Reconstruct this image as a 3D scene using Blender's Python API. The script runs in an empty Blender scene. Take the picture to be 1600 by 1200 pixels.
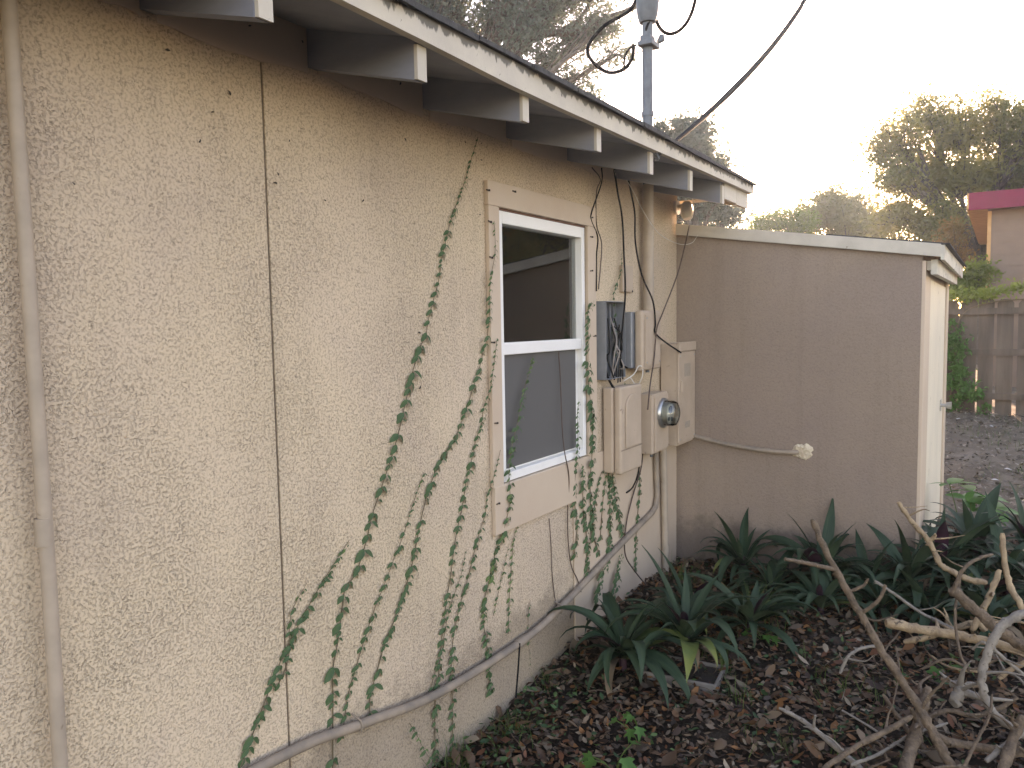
import bpy, math, random
import numpy as np
from mathutils import Vector, Matrix, Euler
random.seed(7); rng = np.random.default_rng(7)
scene = bpy.context.scene
COL = scene.collection

# ------------------------------------------------------------------ camera, sky, sun, exposure
F = 1200.0                                    # focal length in pixels of the 1600 px wide photograph
def _n(v): return v / np.linalg.norm(v)
AY = _n(np.array([766., -108., 1200.]))       # world axes in camera space (right, down, forward)
_d = np.array([257., 15156., 1200.]); _d = _n(_d - AY * np.dot(_d, AY)); AZ = -_d
AX = _n(np.cross(AY, AZ)); AX = AX if AX[0] > 0 else -AX
MW = np.stack([AX, AY, AZ], 1)                # cam = MW @ world
CAM = np.array([1.763, 0.0, 1.55])
cam_data = bpy.data.cameras.new('camera'); cam = bpy.data.objects.new('camera', cam_data); COL.objects.link(cam)
right, downv, fwd = MW[0], MW[1], MW[2]
R = Matrix(((right[0], -downv[0], -fwd[0]), (right[1], -downv[1], -fwd[1]), (right[2], -downv[2], -fwd[2])))
cam.matrix_world = Matrix.Translation(Vector(CAM)) @ R.to_4x4()
cam_data.sensor_width = 36.0; cam_data.lens = 36.0 * F / 1600.0
cam_data.clip_start = 0.05; cam_data.clip_end = 2000
scene.camera = cam

SUN_AZ, SUN_EL = math.radians(-10), math.radians(12)     # azimuth from +Y, towards +X positive
world = bpy.data.worlds.new('World'); scene.world = world; world.use_nodes = True
wn = world.node_tree.nodes; wl = world.node_tree.links
sky = wn.new('ShaderNodeTexSky'); sky.sky_type = 'NISHITA'; sky.sun_disc = False
sky.sun_elevation = SUN_EL; sky.sun_rotation = SUN_AZ
sky.air_density = 1.0; sky.dust_density = 0.6; sky.ozone_density = 2.0
wn['Background'].inputs['Strength'].default_value = 0.15
wl.new(sky.outputs[0], wn['Background'].inputs['Color'])
sd = bpy.data.lights.new('sun', 'SUN'); sd.energy = 3.5; sd.angle = math.radians(0.55); sd.color = (1.0, 0.86, 0.68)
sun = bpy.data.objects.new('sun', sd); COL.objects.link(sun)
sdir = Vector((math.sin(SUN_AZ) * math.cos(SUN_EL), math.cos(SUN_AZ) * math.cos(SUN_EL), math.sin(SUN_EL)))
sun.rotation_euler = sdir.to_track_quat('Z', 'Y').to_euler()
vs = scene.view_settings; vs.view_transform = 'Standard'; vs.look = 'None'; vs.gamma = 1.0
vs.exposure = 2.8
vs.use_white_balance = True; vs.white_balance_temperature = 9300; vs.white_balance_tint = 34   # camera white balance for open shade
scene.cycles.max_bounces = 8; scene.cycles.transparent_max_bounces = 16
scene.cycles.use_adaptive_sampling = True

def ray(px, py): return MW.T @ np.array([px - 800., py - 600., F])
def onX(px, py, x=0.0):
    r = ray(px, py); return CAM + r * ((x - CAM[0]) / r[0])
def onY(px, py, y):
    r = ray(px, py); return CAM + r * ((y - CAM[1]) / r[1])
def onD(px, py, d): return CAM + ray(px, py) * (d / F)

# ------------------------------------------------------------------ materials
def new_mat(name):
    m = bpy.data.materials.new(name); m.use_nodes = True
    return m, m.node_tree.nodes, m.node_tree.links, m.node_tree.nodes['Principled BSDF']
def ramp(nodes, stops, interp='LINEAR'):
    r = nodes.new('ShaderNodeValToRGB'); r.color_ramp.interpolation = interp
    e = r.color_ramp.elements
    while len(e) < len(stops): e.new(0.5)
    for k, (p, c) in enumerate(stops):
        e[k].position = p; e[k].color = (c, c, c, 1) if isinstance(c, (int, float)) else (*c, 1)
    return r
def noise(nodes, links, vec, scale, detail=3, rough=0.55, dist=0.0):
    t = nodes.new('ShaderNodeTexNoise'); t.inputs['Scale'].default_value = scale; t.inputs['Detail'].default_value = detail
    t.inputs['Roughness'].default_value = rough; t.inputs['Distortion'].default_value = dist
    links.new(vec, t.inputs['Vector']); return t
def plain(name, c1, c2=None, rough=0.7, scale=8.0, bump=0.0, bscale=60.0, metal=0.0, stretch=None, spec=0.35, detail=4, speck=None):
    m, n, l, b = new_mat(name)
    c2 = c2 or tuple(x * 0.75 for x in c1)
    tc = n.new('ShaderNodeTexCoord'); vec = tc.outputs['Object']
    if stretch:
        mp = n.new('ShaderNodeMapping'); mp.inputs['Scale'].default_value = stretch; l.new(vec, mp.inputs['Vector']); vec = mp.outputs[0]
    t = noise(n, l, vec, scale, detail, 0.6)
    r = ramp(n, [(0.32, c2), (0.68, c1)]); l.new(t.outputs['Fac'], r.inputs['Fac'])
    out = r.outputs['Color']
    if speck:
        t3 = noise(n, l, vec, speck[1], 3, 0.6, 0.4); r3 = ramp(n, [(speck[2], 0.0), (speck[2] + 0.06, 1.0)]); l.new(t3.outputs['Fac'], r3.inputs['Fac'])
        mx = n.new('ShaderNodeMixRGB'); l.new(r3.outputs['Color'], mx.inputs['Fac']); l.new(out, mx.inputs['Color1']); mx.inputs['Color2'].default_value = (*speck[0], 1); out = mx.outputs[0]
    l.new(out, b.inputs['Base Color'])
    b.inputs['Roughness'].default_value = rough; b.inputs['Metallic'].default_value = metal; b.inputs['Specular IOR Level'].default_value = spec
    if bump:
        t2 = noise(n, l, vec, bscale, 3, 0.6); bp = n.new('ShaderNodeBump'); bp.inputs['Strength'].default_value = 1.0; bp.inputs['Distance'].default_value = bump
        l.new(t2.outputs['Fac'], bp.inputs['Height']); l.new(bp.outputs[0], b.inputs['Normal'])
    return m
def stucco(name, base, scale, depth, stain=0.10, edge_shade=0.72, pit=0.82):
    m, n, l, b = new_mat(name)
    tc = n.new('ShaderNodeTexCoord'); vec = tc.outputs['Object']
    def mul(x, y):
        q = n.new('ShaderNodeMath'); q.operation = 'MULTIPLY'; l.new(x, q.inputs[0]); l.new(y, q.inputs[1]); return q.outputs[0]
    def madd(x, k, y):
        q = n.new('ShaderNodeMath'); q.operation = 'MULTIPLY_ADD'; l.new(x, q.inputs[0]); q.inputs[1].default_value = k; l.new(y, q.inputs[2]); return q.outputs[0]
    def rmp(x, st): r_ = ramp(n, st); l.new(x, r_.inputs['Fac']); return r_.outputs[0]
    a = noise(n, l, vec, scale, 3, 0.5, 0.15).outputs['Fac']
    a2 = noise(n, l, vec, scale * 0.5, 2.5, 0.5, 0.3).outputs['Fac']
    fine = noise(n, l, vec, scale * 4.5, 2, 0.6).outputs['Fac']
    plate = rmp(a, [(0.42, 0.0), (0.475, 0.8), (0.60, 1.0)]); plate2 = rmp(a2, [(0.47, 0.0), (0.51, 1.0)])
    hgt = madd(fine, 0.25, madd(plate2, 0.7, plate))
    patch = rmp(noise(n, l, vec, 2.1, 3, 0.55, 0.4).outputs['Fac'], [(0.36, 0.45), (0.62, 1.0)])
    bp = n.new('ShaderNodeBump'); l.new(patch, bp.inputs['Strength']); bp.inputs['Distance'].default_value = depth
    l.new(hgt, bp.inputs['Height']); l.new(bp.outputs[0], b.inputs['Normal'])
    # low spots: dirt and crease shade in colour; broken lines paint shading at plate edges
    pitc = rmp(a, [(0.36, pit), (0.50, 0.96), (0.64, 1.0)])
    mask = rmp(noise(n, l, vec, scale * 0.3, 2, 0.5).outputs['Fac'], [(0.45, 1.0), (0.55, 0.0)])
    line = rmp(a2, [(0.462, 1.0), (0.482, edge_shade), (0.49, edge_shade), (0.508, 1.0)])
    lm = n.new('ShaderNodeMixRGB'); l.new(mask, lm.inputs['Fac']); l.new(line, lm.inputs['Color1']); lm.inputs['Color2'].default_value = (1, 1, 1, 1)
    big = rmp(noise(n, l, vec, 1.3, 4, 0.6).outputs['Fac'], [(0.3, 1 - stain), (0.7, 1.0)])
    mp = n.new('ShaderNodeMapping'); mp.inputs['Scale'].default_value = (1, 1, 0.06); l.new(vec, mp.inputs['Vector'])
    streak = rmp(noise(n, l, mp.outputs[0], 9, 4, 0.6).outputs['Fac'], [(0.30, 1 - stain * .8), (0.46, 1.0)])
    sx = n.new('ShaderNodeSeparateXYZ'); l.new(vec, sx.inputs[0]); hz_ = n.new('ShaderNodeMath'); hz_.operation = 'MULTIPLY_ADD'; l.new(noise(n, l, vec, 7, 4, .65).outputs['Fac'], hz_.inputs[0]); hz_.inputs[1].default_value = -.42; l.new(sx.outputs['Z'], hz_.inputs[2])
    base_dirt = rmp(hz_.outputs[0], [(0.0, 0.66), (0.10, 1.0)])
    k_ = mul(mul(mul(mul(pitc, lm.outputs[0]), big), streak), base_dirt)
    mx2 = n.new('ShaderNodeMixRGB'); mx2.blend_type = 'MULTIPLY'; mx2.inputs['Fac'].default_value = 1; fade = rmp(noise(n, l, vec, 0.9, 5, 0.62, 0.6).outputs['Fac'], [(0.36, 0.0), (0.64, 1.0)]); fm = n.new('ShaderNodeMixRGB'); l.new(fade, fm.inputs['Fac'])
    fm.inputs['Color1'].default_value = (base[0] * .94, base[1] * .93, base[2] * .95, 1); fm.inputs['Color2'].default_value = (base[0] * 1.03, base[1] * 1.02, base[2] * .97, 1); l.new(fm.outputs[0], mx2.inputs['Color1']); l.new(k_, mx2.inputs['Color2'])
    l.new(mx2.outputs[0], b.inputs['Base Color']); b.inputs['Roughness'].default_value = 0.85; b.inputs['Specular IOR Level'].default_value = 0.2
    return m
def leafmat(name, c1, c2, trans=0.35, rough=0.5, scale=3.0, attr=None):
    m, n, l, b = new_mat(name)
    tc = n.new('ShaderNodeTexCoord')
    if attr:
        at = n.new('ShaderNodeAttribute'); at.attribute_name = attr; col = at.outputs['Color']
    else:
        t = noise(n, l, tc.outputs['Object'], scale, 3, 0.65); r = ramp(n, [(0.3, c2), (0.7, c1)]); l.new(t.outputs['Fac'], r.inputs['Fac']); col = r.outputs['Color']
    l.new(col, b.inputs['Base Color']); b.inputs['Roughness'].default_value = rough; b.inputs['Specular IOR Level'].default_value = 0.3
    if trans:
        tr = n.new('ShaderNodeBsdfTranslucent'); l.new(col, tr.inputs['Color'])
        ms = n.new('ShaderNodeMixShader'); ms.inputs['Fac'].default_value = trans; l.new(b.outputs[0], ms.inputs[1]); l.new(tr.outputs[0], ms.inputs[2])
        l.new(ms.outputs[0], n['Material Output'].inputs['Surface'])
    return m

M = {}
TAN = (0.55, 0.435, 0.33)
M['stucco'] = stucco('stucco_knockdown', (0.66, 0.52, 0.385), 132, 0.0021, stain=.12, edge_shade=0.55, pit=.70)
M['stucco_fine'] = stucco('stucco_worn', (0.58, 0.44, 0.33), 75, 0.0016, edge_shade=0.85, pit=.92)
M['stucco_shed_shaded'] = stucco('stucco_shed_shaded', (0.305, 0.232, 0.186), 110, 0.0015, stain=.09, edge_shade=0.85, pit=.90)  # same paint as the house, with the shed's shade put into its colour
M['tan'] = plain('tan_paint', TAN, (0.51, 0.385, 0.29), 0.6, 3, 0.0004, 120)
M['tan_box'] = plain('tan_box_paint', (0.50, 0.385, 0.29), (0.42, 0.32, 0.24), 0.5, 7, speck=((0.30, 0.22, 0.16), 26, 0.69))
M['pipe'] = plain('painted_pipe', (0.43, 0.34, 0.26), (0.33, 0.265, 0.205), 0.5, 9, speck=((0.24, 0.18, 0.13), 30, 0.68))
M['pipe_dusty'] = plain('dusty_pipe', (0.33, 0.255, 0.19), (0.19, 0.155, 0.125), 0.7, 9)
M['white_trim'] = plain('weathered_white_trim', (0.52, 0.465, 0.38), (0.43, 0.385, 0.315), 0.6, 9, 0.0006, 90, speck=((0.14, 0.12, 0.10), 40, 0.70))
M['white_peel'] = plain('peeling_white_trim', (0.62, 0.58, 0.48), (0.5, 0.46, 0.38), 0.6, 9, 0.0008, 60, speck=((0.13, 0.12, 0.11), 26, 0.66))
M['vinyl'] = plain('white_vinyl', (0.80, 0.79, 0.76), (0.74, 0.73, 0.70), 0.35, 4)
M['door'] = plain('cream_door', (0.72, 0.63, 0.49), (0.65, 0.57, 0.45), 0.55, 3, speck=((0.45, 0.38, 0.29), 9, 0.66))
M['eave_dark'] = plain('blue_veil_eave_paint', (0.245, 0.26, 0.295), (0.17, 0.18, 0.21), 0.65, 9, 0.0008, 60, stretch=(.25, 1, 1), speck=((0.33, 0.28, 0.23), 40, 0.70))  # dark grey paint with the blue flare veil mixed into its colour
M['shingle'] = plain('asphalt_shingle', (0.07, 0.07, 0.068), (0.035, 0.035, 0.035), 0.9, 40, 0.002, 200)
M['grey_metal'] = plain('grey_enclosure', (0.25, 0.27, 0.29), (0.18, 0.20, 0.22), 0.45, 10, metal=0.3)
M['mast'] = plain('galvanised_mast', (0.13, 0.145, 0.16), (0.09, 0.10, 0.11), 0.5, 14, metal=0.3)
M['black'] = plain('black_cable', (0.018, 0.017, 0.016), (0.012, 0.012, 0.012), 0.8, 20, spec=.08)
M['brown_cable'] = plain('brown_cable', (0.10, 0.06, 0.045), (0.06, 0.04, 0.03), 0.6, 20)
M['grey_cable'] = plain('grey_cable', (0.33, 0.29, 0.26), (0.25, 0.22, 0.2), 0.6, 20)
M['white_cable'] = plain('white_cable', (0.65, 0.62, 0.56), (0.55, 0.52, 0.47), 0.5, 20)
M['dark'] = plain('dark_seam', (0.07, 0.055, 0.045), (0.05, 0.04, 0.035), 0.8, 20)
M['room'] = plain('room_paint', (0.30, 0.34, 0.32), (0.26, 0.30, 0.28), 0.8, 1.5)
M['curtain'] = plain('curtain_cloth', (0.30, 0.38, 0.35), (0.20, 0.27, 0.25), 0.9, 3)
M['steel'] = plain('dull_steel', (0.45, 0.45, 0.44), (0.33, 0.33, 0.32), 0.35, 20, metal=0.8)
M['red'] = plain('red_fascia_paint', (0.20, 0.010, 0.042), (0.17, 0.009, 0.036), 0.6, 5)
M['siding'] = plain('taupe_siding', (0.22, 0.155, 0.115), (0.19, 0.135, 0.10), 0.7, 4)
M['soffit'] = plain('orange_lit_soffit', (0.55, 0.32, 0.15), (0.45, 0.25, 0.11), 0.7, 6)  # orange glow of bounced sun put into the base colour
M['fence'] = plain('weathered_fence', (0.13, 0.105, 0.08), (0.065, 0.052, 0.04), 0.85, 9, 0.002, 60, stretch=(1, 1, 0.12))
M['bark'] = plain('oak_bark', (0.12, 0.10, 0.08), (0.06, 0.05, 0.042), 0.9, 12, 0.01, 30)
M['stem'] = plain('vine_stem', (0.16, 0.12, 0.07), (0.10, 0.08, 0.05), 0.8, 40)
M['vine_leaf'] = leafmat('vine_leaf', (0.085, 0.155, 0.065), (0.045, 0.095, 0.042), 0.25, 0.6, 30)
M['vine_leaf_young'] = leafmat('young_vine_leaf', (0.14, 0.22, 0.08), (0.09, 0.16, 0.055), 0.3, 0.55, 12)
M['strap_top'] = plain('strap_leaf_green', (0.032, 0.060, 0.030), (0.014, 0.033, 0.019), 0.55, 9, spec=0.18, stretch=(1, 14, 1))
M['strap_under'] = plain('strap_leaf_purple', (0.05, 0.018, 0.030), (0.03, 0.014, 0.022), 0.45, 9)
M['strap_dead'] = plain('dead_strap_leaf', (0.20, 0.14, 0.085), (0.10, 0.07, 0.045), 0.8, 14)
M['strap_yellow'] = plain('yellowing_strap_leaf', (0.13, 0.15, 0.04), (0.04, 0.08, 0.03), 0.55, 7, spec=.2)
M['strap_pale'] = plain('strap_leaf_pale_green', (0.045, 0.075, 0.042), (0.028, 0.05, 0.03), 0.5, 9, spec=.2)
M['soil'] = plain('soil', (0.05, 0.035, 0.025), (0.025, 0.018, 0.014), 0.95, 20, 0.01, 40)
M['planter'] = plain('planter_resin', (0.24, 0.21, 0.185), (0.14, 0.125, 0.11), 0.6, 14)
M['branch_tan'] = plain('bare_wood', (0.40, 0.28, 0.165), (0.20, 0.135, 0.085), 0.8, 22, 0.006, 90, speck=((0.10, 0.07, 0.045), 34, 0.62))
M['branch_brown'] = plain('brown_bark_branch', (0.19, 0.13, 0.085), (0.075, 0.052, 0.036), 0.9, 30, 0.008, 90, speck=((0.30, 0.22, 0.14), 45, 0.66))
M['branch_pale'] = plain('pale_grey_branch', (0.27, 0.23, 0.185), (0.16, 0.135, 0.11), 0.85, 26, 0.005, 90, speck=((0.08, 0.065, 0.05), 50, 0.64))
M['weed'] = leafmat('weed_leaf', (0.07, 0.19, 0.04), (0.04, 0.12, 0.03), 0.35, 0.5, 8)
M['big_weed'] = leafmat('broad_weed_leaf', (0.10, 0.26, 0.06), (0.06, 0.18, 0.045), 0.4, 0.45, 6)
M['grass'] = leafmat('grass_blade', (0.11, 0.17, 0.04), (0.06, 0.11, 0.03), 0.3, 0.6, 6)
M['litter'] = leafmat('leaf_litter', (0, 0, 0), (0, 0, 0), 0.08, 0.65, attr='col')
M['litter_white'] = plain('white_scrap', (0.48, 0.47, 0.44), (0.4, 0.39, 0.37), 0.7, 9)
M['oak'] = leafmat('oak_foliage', (0.27, 0.24, 0.085), (0.12, 0.14, 0.055), 0.6, 0.5, 0.9)
M['oak_blue'] = leafmat('dark_oak_foliage', (0.14, 0.17, 0.13), (0.08, 0.11, 0.09), 0.5, 0.5, 0.9)
M['olive'] = leafmat('olive_foliage', (0.27, 0.24, 0.10), (0.14, 0.15, 0.06), 0.55, 0.5, 0.8)
M['lime'] = leafmat('yellow_green_foliage', (0.19, 0.24, 0.05), (0.09, 0.15, 0.03), 0.5, 0.5, 1.5)
M['rust'] = leafmat('rust_foliage', (0.32, 0.17, 0.06), (0.16, 0.12, 0.04), 0.5, 0.5, 2.0)
M['lampglass'] = plain('lamp_housing_white', (0.72, 0.68, 0.6), (0.62, 0.58, 0.5), 0.4, 9)
m = plain('stained_fascia', (0.54, 0.48, 0.385), (0.44, 0.39, 0.32), 0.65, 7, 0.0006, 90, speck=((0.16, 0.14, 0.12), 34, 0.68)); n = m.node_tree.nodes; l = m.node_tree.links; b = n['Principled BSDF']
src = b.inputs['Base Color'].links[0].from_socket; tc = n.new('ShaderNodeTexCoord'); sx = n.new('ShaderNodeSeparateXYZ'); l.new(tc.outputs['Object'], sx.inputs[0])
mp = n.new('ShaderNodeMapping'); mp.inputs['Scale'].default_value = (1, 1, 0.35); l.new(tc.outputs['Object'], mp.inputs[0]); t = noise(n, l, mp.outputs[0], 22, 4, .65)
mr = n.new('ShaderNodeMapRange'); mr.inputs['From Min'].default_value = 2.305; mr.inputs['From Max'].default_value = 2.368; mr.inputs['To Min'].default_value = -.35; mr.inputs['To Max'].default_value = .30; l.new(sx.outputs['Z'], mr.inputs[0])
ad = n.new('ShaderNodeMath'); l.new(mr.outputs[0], ad.inputs[0]); l.new(t.outputs['Fac'], ad.inputs[1]); r = ramp(n, [(0.58, 0.0), (0.66, 0.85)]); l.new(ad.outputs[0], r.inputs['Fac'])
mx = n.new('ShaderNodeMixRGB'); l.new(r.outputs[0], mx.inputs['Fac']); l.new(src, mx.inputs['Color1']); mx.inputs['Color2'].default_value = (0.07, 0.065, 0.055, 1); l.new(mx.outputs[0], b.inputs['Base Color'])
M['fascia'] = m
M['white_rot'] = plain('rotting_white_trim', (0.60, 0.55, 0.45), (0.45, 0.41, 0.34), 0.7, 12, 0.002, 50, speck=((0.08, 0.07, 0.06), 17, 0.61), stretch=(1, .5, 1))
# ground
m, n, l, b = new_mat('ground_soil')
tc = n.new('ShaderNodeTexCoord'); t = noise(n, l, tc.outputs['Object'], 2.5, 6, 0.65)
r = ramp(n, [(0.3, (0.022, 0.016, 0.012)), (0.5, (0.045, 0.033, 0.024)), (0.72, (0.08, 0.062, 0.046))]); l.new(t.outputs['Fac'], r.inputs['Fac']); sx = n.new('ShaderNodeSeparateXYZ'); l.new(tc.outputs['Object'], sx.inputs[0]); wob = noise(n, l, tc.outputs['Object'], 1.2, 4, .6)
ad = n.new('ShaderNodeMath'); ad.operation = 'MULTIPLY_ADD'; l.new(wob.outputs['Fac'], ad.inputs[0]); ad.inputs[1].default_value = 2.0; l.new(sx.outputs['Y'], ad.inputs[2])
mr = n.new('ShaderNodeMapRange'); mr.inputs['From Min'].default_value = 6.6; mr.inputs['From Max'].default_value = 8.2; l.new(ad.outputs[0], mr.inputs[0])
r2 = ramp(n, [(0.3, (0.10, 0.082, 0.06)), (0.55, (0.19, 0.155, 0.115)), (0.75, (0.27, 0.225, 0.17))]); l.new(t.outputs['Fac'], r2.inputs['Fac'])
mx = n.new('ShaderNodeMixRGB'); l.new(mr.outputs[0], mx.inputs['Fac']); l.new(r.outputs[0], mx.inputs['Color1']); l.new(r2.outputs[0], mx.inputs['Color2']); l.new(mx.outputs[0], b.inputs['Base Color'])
b.inputs['Roughness'].default_value = 0.95; b.inputs['Specular IOR Level'].default_value = 0.1
t2 = noise(n, l, tc.outputs['Object'], 40, 5, 0.7); bp = n.new('ShaderNodeBump'); bp.inputs['Distance'].default_value = 0.03; l.new(t2.outputs['Fac'], bp.inputs['Height']); l.new(bp.outputs[0], b.inputs['Normal'])
M['ground'] = m
# clear glass: mirror by Fresnel over clear
m, n, l, b = new_mat('window_glass')
gl = n.new('ShaderNodeBsdfGlossy'); gl.inputs['Roughness'].default_value = 0.012; gl.inputs['Color'].default_value = (1, 1, 1, 1)
tr = n.new('ShaderNodeBsdfTransparent'); tr.inputs['Color'].default_value = (0.78, 0.82, 0.80, 1)
fr = n.new('ShaderNodeFresnel'); fr.inputs['IOR'].default_value = 1.75
ms = n.new('ShaderNodeMixShader'); l.new(fr.outputs[0], ms.inputs['Fac']); l.new(tr.outputs[0], ms.inputs[1]); l.new(gl.outputs[0], ms.inputs[2]); l.new(ms.outputs[0], n['Material Output'].inputs['Surface'])
M['glass'] = m
m, n, l, b = new_mat('insect_screen')
tr = n.new('ShaderNodeBsdfTransparent'); df = n.new('ShaderNodeBsdfDiffuse'); df.inputs['Color'].default_value = (0.15, 0.145, 0.14, 1)
ms = n.new('ShaderNodeMixShader'); ms.inputs['Fac'].default_value = 0.72; l.new(tr.outputs[0], ms.inputs[1]); l.new(df.outputs[0], ms.inputs[2]); l.new(ms.outputs[0], n['Material Output'].inputs['Surface'])
M['screen'] = m
m, n, l, b = new_mat('meter_glass'); b.inputs['Base Color'].default_value = (0.55, 0.6, 0.6, 1); b.inputs['Roughness'].default_value = 0.12; b.inputs['Transmission Weight'].default_value = 0.55
M['meter_glass'] = m

# ------------------------------------------------------------------ builders
def link(o, parent=None):
    COL.objects.link(o)
    if parent is not None: o.parent = parent
    return o
def tag(o, label=None, cat=None, group=None, kind=None):
    if label: o['label'] = label
    if cat: o['category'] = cat
    if group: o['group'] = group
    if kind: o['kind'] = kind
    return o
def empty(name, loc=(0, 0, 0), label=None, cat=None, group=None, rz=0):
    o = bpy.data.objects.new(name, None); o.location = loc; o.rotation_euler = (0, 0, rz); o.empty_display_size = 0.1
    link(o); return tag(o, label, cat, group)
class MB:
    """collects pieces of ONE mesh"""
    def __init__(s): s.v = []; s.f = []; s.m = []; s.k = 0; s.smooth = []
    def add(s, v, f, mi=0, smooth=False):
        v = np.asarray(v, float).reshape(-1, 3); s.v.append(v)
        for q in f: s.f.append(tuple(int(i) + s.k for i in q)); s.m.append(mi); s.smooth.append(smooth)
        s.k += len(v); return s
    def box(s, x0, x1, y0, y1, z0, z1, mi=0):
        v = [(x, y, z) for x in (x0, x1) for y in (y0, y1) for z in (z0, z1)]
        return s.add(v, [(0, 1, 3, 2), (4, 6, 7, 5), (0, 4, 5, 1), (2, 3, 7, 6), (0, 2, 6, 4), (1, 5, 7, 3)], mi)
    def prism(s, poly, axis, a, b, mi=0):
        """extrude a polygon; axis 'y': poly in (x,z); 'x': poly in (y,z)"""
        n = len(poly); put = {'y': lambda p, t: (p[0], t, p[1]), 'x': lambda p, t: (t, p[0], p[1]), 'z': lambda p, t: (p[0], p[1], t)}[axis]
        v = [put(p, a) for p in poly] + [put(p, b) for p in poly]
        return s.add(v, [tuple(range(n))[::-1], tuple(range(n, 2 * n))] + [(i, (i + 1) % n, n + (i + 1) % n, n + i) for i in range(n)], mi)
    def tube(s, pts, rad, sides=8, cap=True, mi=0, rough=0.0):
        pts = np.asarray(pts, float); k = len(pts); rad = np.broadcast_to(np.asarray(rad, float), (k,))
        tan = np.gradient(pts, axis=0); tan /= np.linalg.norm(tan, axis=1)[:, None] + 1e-9
        u = np.cross(tan[0], (0, 0, 1.0));
        if np.linalg.norm(u) < 1e-3: u = np.cross(tan[0], (1.0, 0, 0))
        ang = np.arange(sides) / sides * 2 * math.pi; v = []
        for i in range(k):
            u = u - tan[i] * np.dot(u, tan[i]); u /= np.linalg.norm(u); w = np.cross(tan[i], u)
            rr = rad[i] * (1 + (rng.normal(0, rough, sides) if rough else 0))
            v.append(pts[i] + np.outer(np.cos(ang) * rr, u) + np.outer(np.sin(ang) * rr, w))
        v = np.concatenate(v); f = []
        for i in range(k - 1):
            for j in range(sides):
                a = i * sides + j; c = i * sides + (j + 1) % sides; f.append((a, c, c + sides, a + sides))
        s.add(v, f, mi, True)
        if cap:
            s.add(v[:sides], [tuple(range(sides))[::-1]], mi); s.add(v[-sides:], [tuple(range(sides))], mi)
        return s
    def mesh(s, name, mats):
        me = bpy.data.meshes.new(name); me.from_pydata(np.concatenate(s.v).tolist(), [], s.f)
        for m_ in (mats if isinstance(mats, (list, tuple)) else [mats]): me.materials.append(m_)
        me.polygons.foreach_set('material_index', s.m); me.polygons.foreach_set('use_smooth', s.smooth); me.update(); return me
    def build(s, name, mats, parent=None, bevel=0.0, seg=2):
        o = bpy.data.objects.new(name, s.mesh(name, mats)); link(o, parent)
        if bevel:
            md = o.modifiers.new('bevel', 'BEVEL'); md.width = bevel; md.segments = seg; md.limit_method = 'ANGLE'
        return o
def box(name, mat, parent, x0, x1, y0, y1, z0, z1, bevel=0.0):
    return MB().box(x0, x1, y0, y1, z0, z1).build(name, mat, parent, bevel)
def smooth_path(pts, n=8):
    p = np.asarray(pts, float)
    if len(p) < 3: return np.array([p[0] + (p[-1] - p[0]) * t for t in np.linspace(0, 1, n)])
    q = np.vstack([2 * p[0] - p[1], p, 2 * p[-1] - p[-2]]); out = []
    for i in range(1, len(q) - 2):
        for t in np.arange(n) / n:
            a, b_, c, d = q[i - 1], q[i], q[i + 1], q[i + 2]
            out.append(0.5 * (2 * b_ + (c - a) * t + (2 * a - 5 * b_ + 4 * c - d) * t * t + (3 * b_ - a - 3 * c + d) * t ** 3))
    out.append(p[-1]); return np.array(out)
def gz(x, y):
    x = np.asarray(x, float); y = np.asarray(y, float)
    s1 = np.clip((y - 2.2) / 2.5, 0, 1); s2 = np.clip((y - 6.5) / 5, 0, 1)
    z = -0.12 + 0.12 * s1 * s1 * (3 - 2 * s1) + 0.28 * s2 * s2 * (3 - 2 * s2)
    return z + 0.012 * np.sin(x * 5.1 + y * 2.3) + 0.01 * np.sin(y * 6.7 - x * 3.1) * np.cos(x * 4.0)

# ------------------------------------------------------------------ ground
gx = np.unique(np.concatenate([np.linspace(-300, -10, 12), np.linspace(-10, 0, 10), np.linspace(0, 5, 70), np.linspace(5, 30, 20), np.linspace(30, 300, 10)]))
gy = np.unique(np.concatenate([np.linspace(-60, 0, 10), np.linspace(0, 8, 110), np.linspace(8, 20, 50), np.linspace(20, 400, 20)]))
XX, YY = np.meshgrid(gx, gy); ZZ = gz(XX, YY)
near = (XX > -1) & (XX < 6) & (YY > 0) & (YY < 14); ZZ = ZZ + np.where(near, rng.normal(0, 0.008, XX.shape), 0)
nx_, ny_ = len(gx), len(gy); idx = np.arange(nx_ * ny_).reshape(ny_, nx_)
gf = np.stack([idx[:-1, :-1], idx[:-1, 1:], idx[1:, 1:], idx[1:, :-1]], -1).reshape(-1, 4)
gm = MB().add(np.stack([XX, YY, ZZ], -1), gf.tolist(), 0, True)
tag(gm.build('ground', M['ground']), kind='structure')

# ------------------------------------------------------------------ house
CY = 4.741                                    # far corner of the long wall
WY0, WY1, WZ0, WZ1 = 2.655, 3.458, 0.872, 2.028        # window opening
house = empty('house', (-2, 2, 0), 'tan stucco house with dark open eaves and white sliding-sash window', 'house')
house.location = (0, 0, 0)
PITCH = 0.268
def roofz(x): return 2.318 - PITCH * (x - 0.42)          # underside of the roof boards
TOPZ = 2.33
w = box('wall', M['stucco'], house, -0.2, 0, -4, 1.488, -0.5, TOPZ)
SEAM = (1.488, 1.4965)
box('wall', M['stucco'], house, -0.2, 0, SEAM[1], WY0, -0.5, TOPZ)
box('expansion_joint', plain('joint_sealant', (0.20, 0.145, 0.10), (0.13, 0.095, 0.07), .8, 30), house, -0.19, -0.004, SEAM[0], SEAM[1], -0.5, TOPZ)
box('wall', M['stucco'], house, -0.2, 0, WY0, WY1, WZ1, TOPZ)
box('wall', M['stucco'], house, -0.2, 0, WY0, WY1, -0.5, WZ0)
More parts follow.
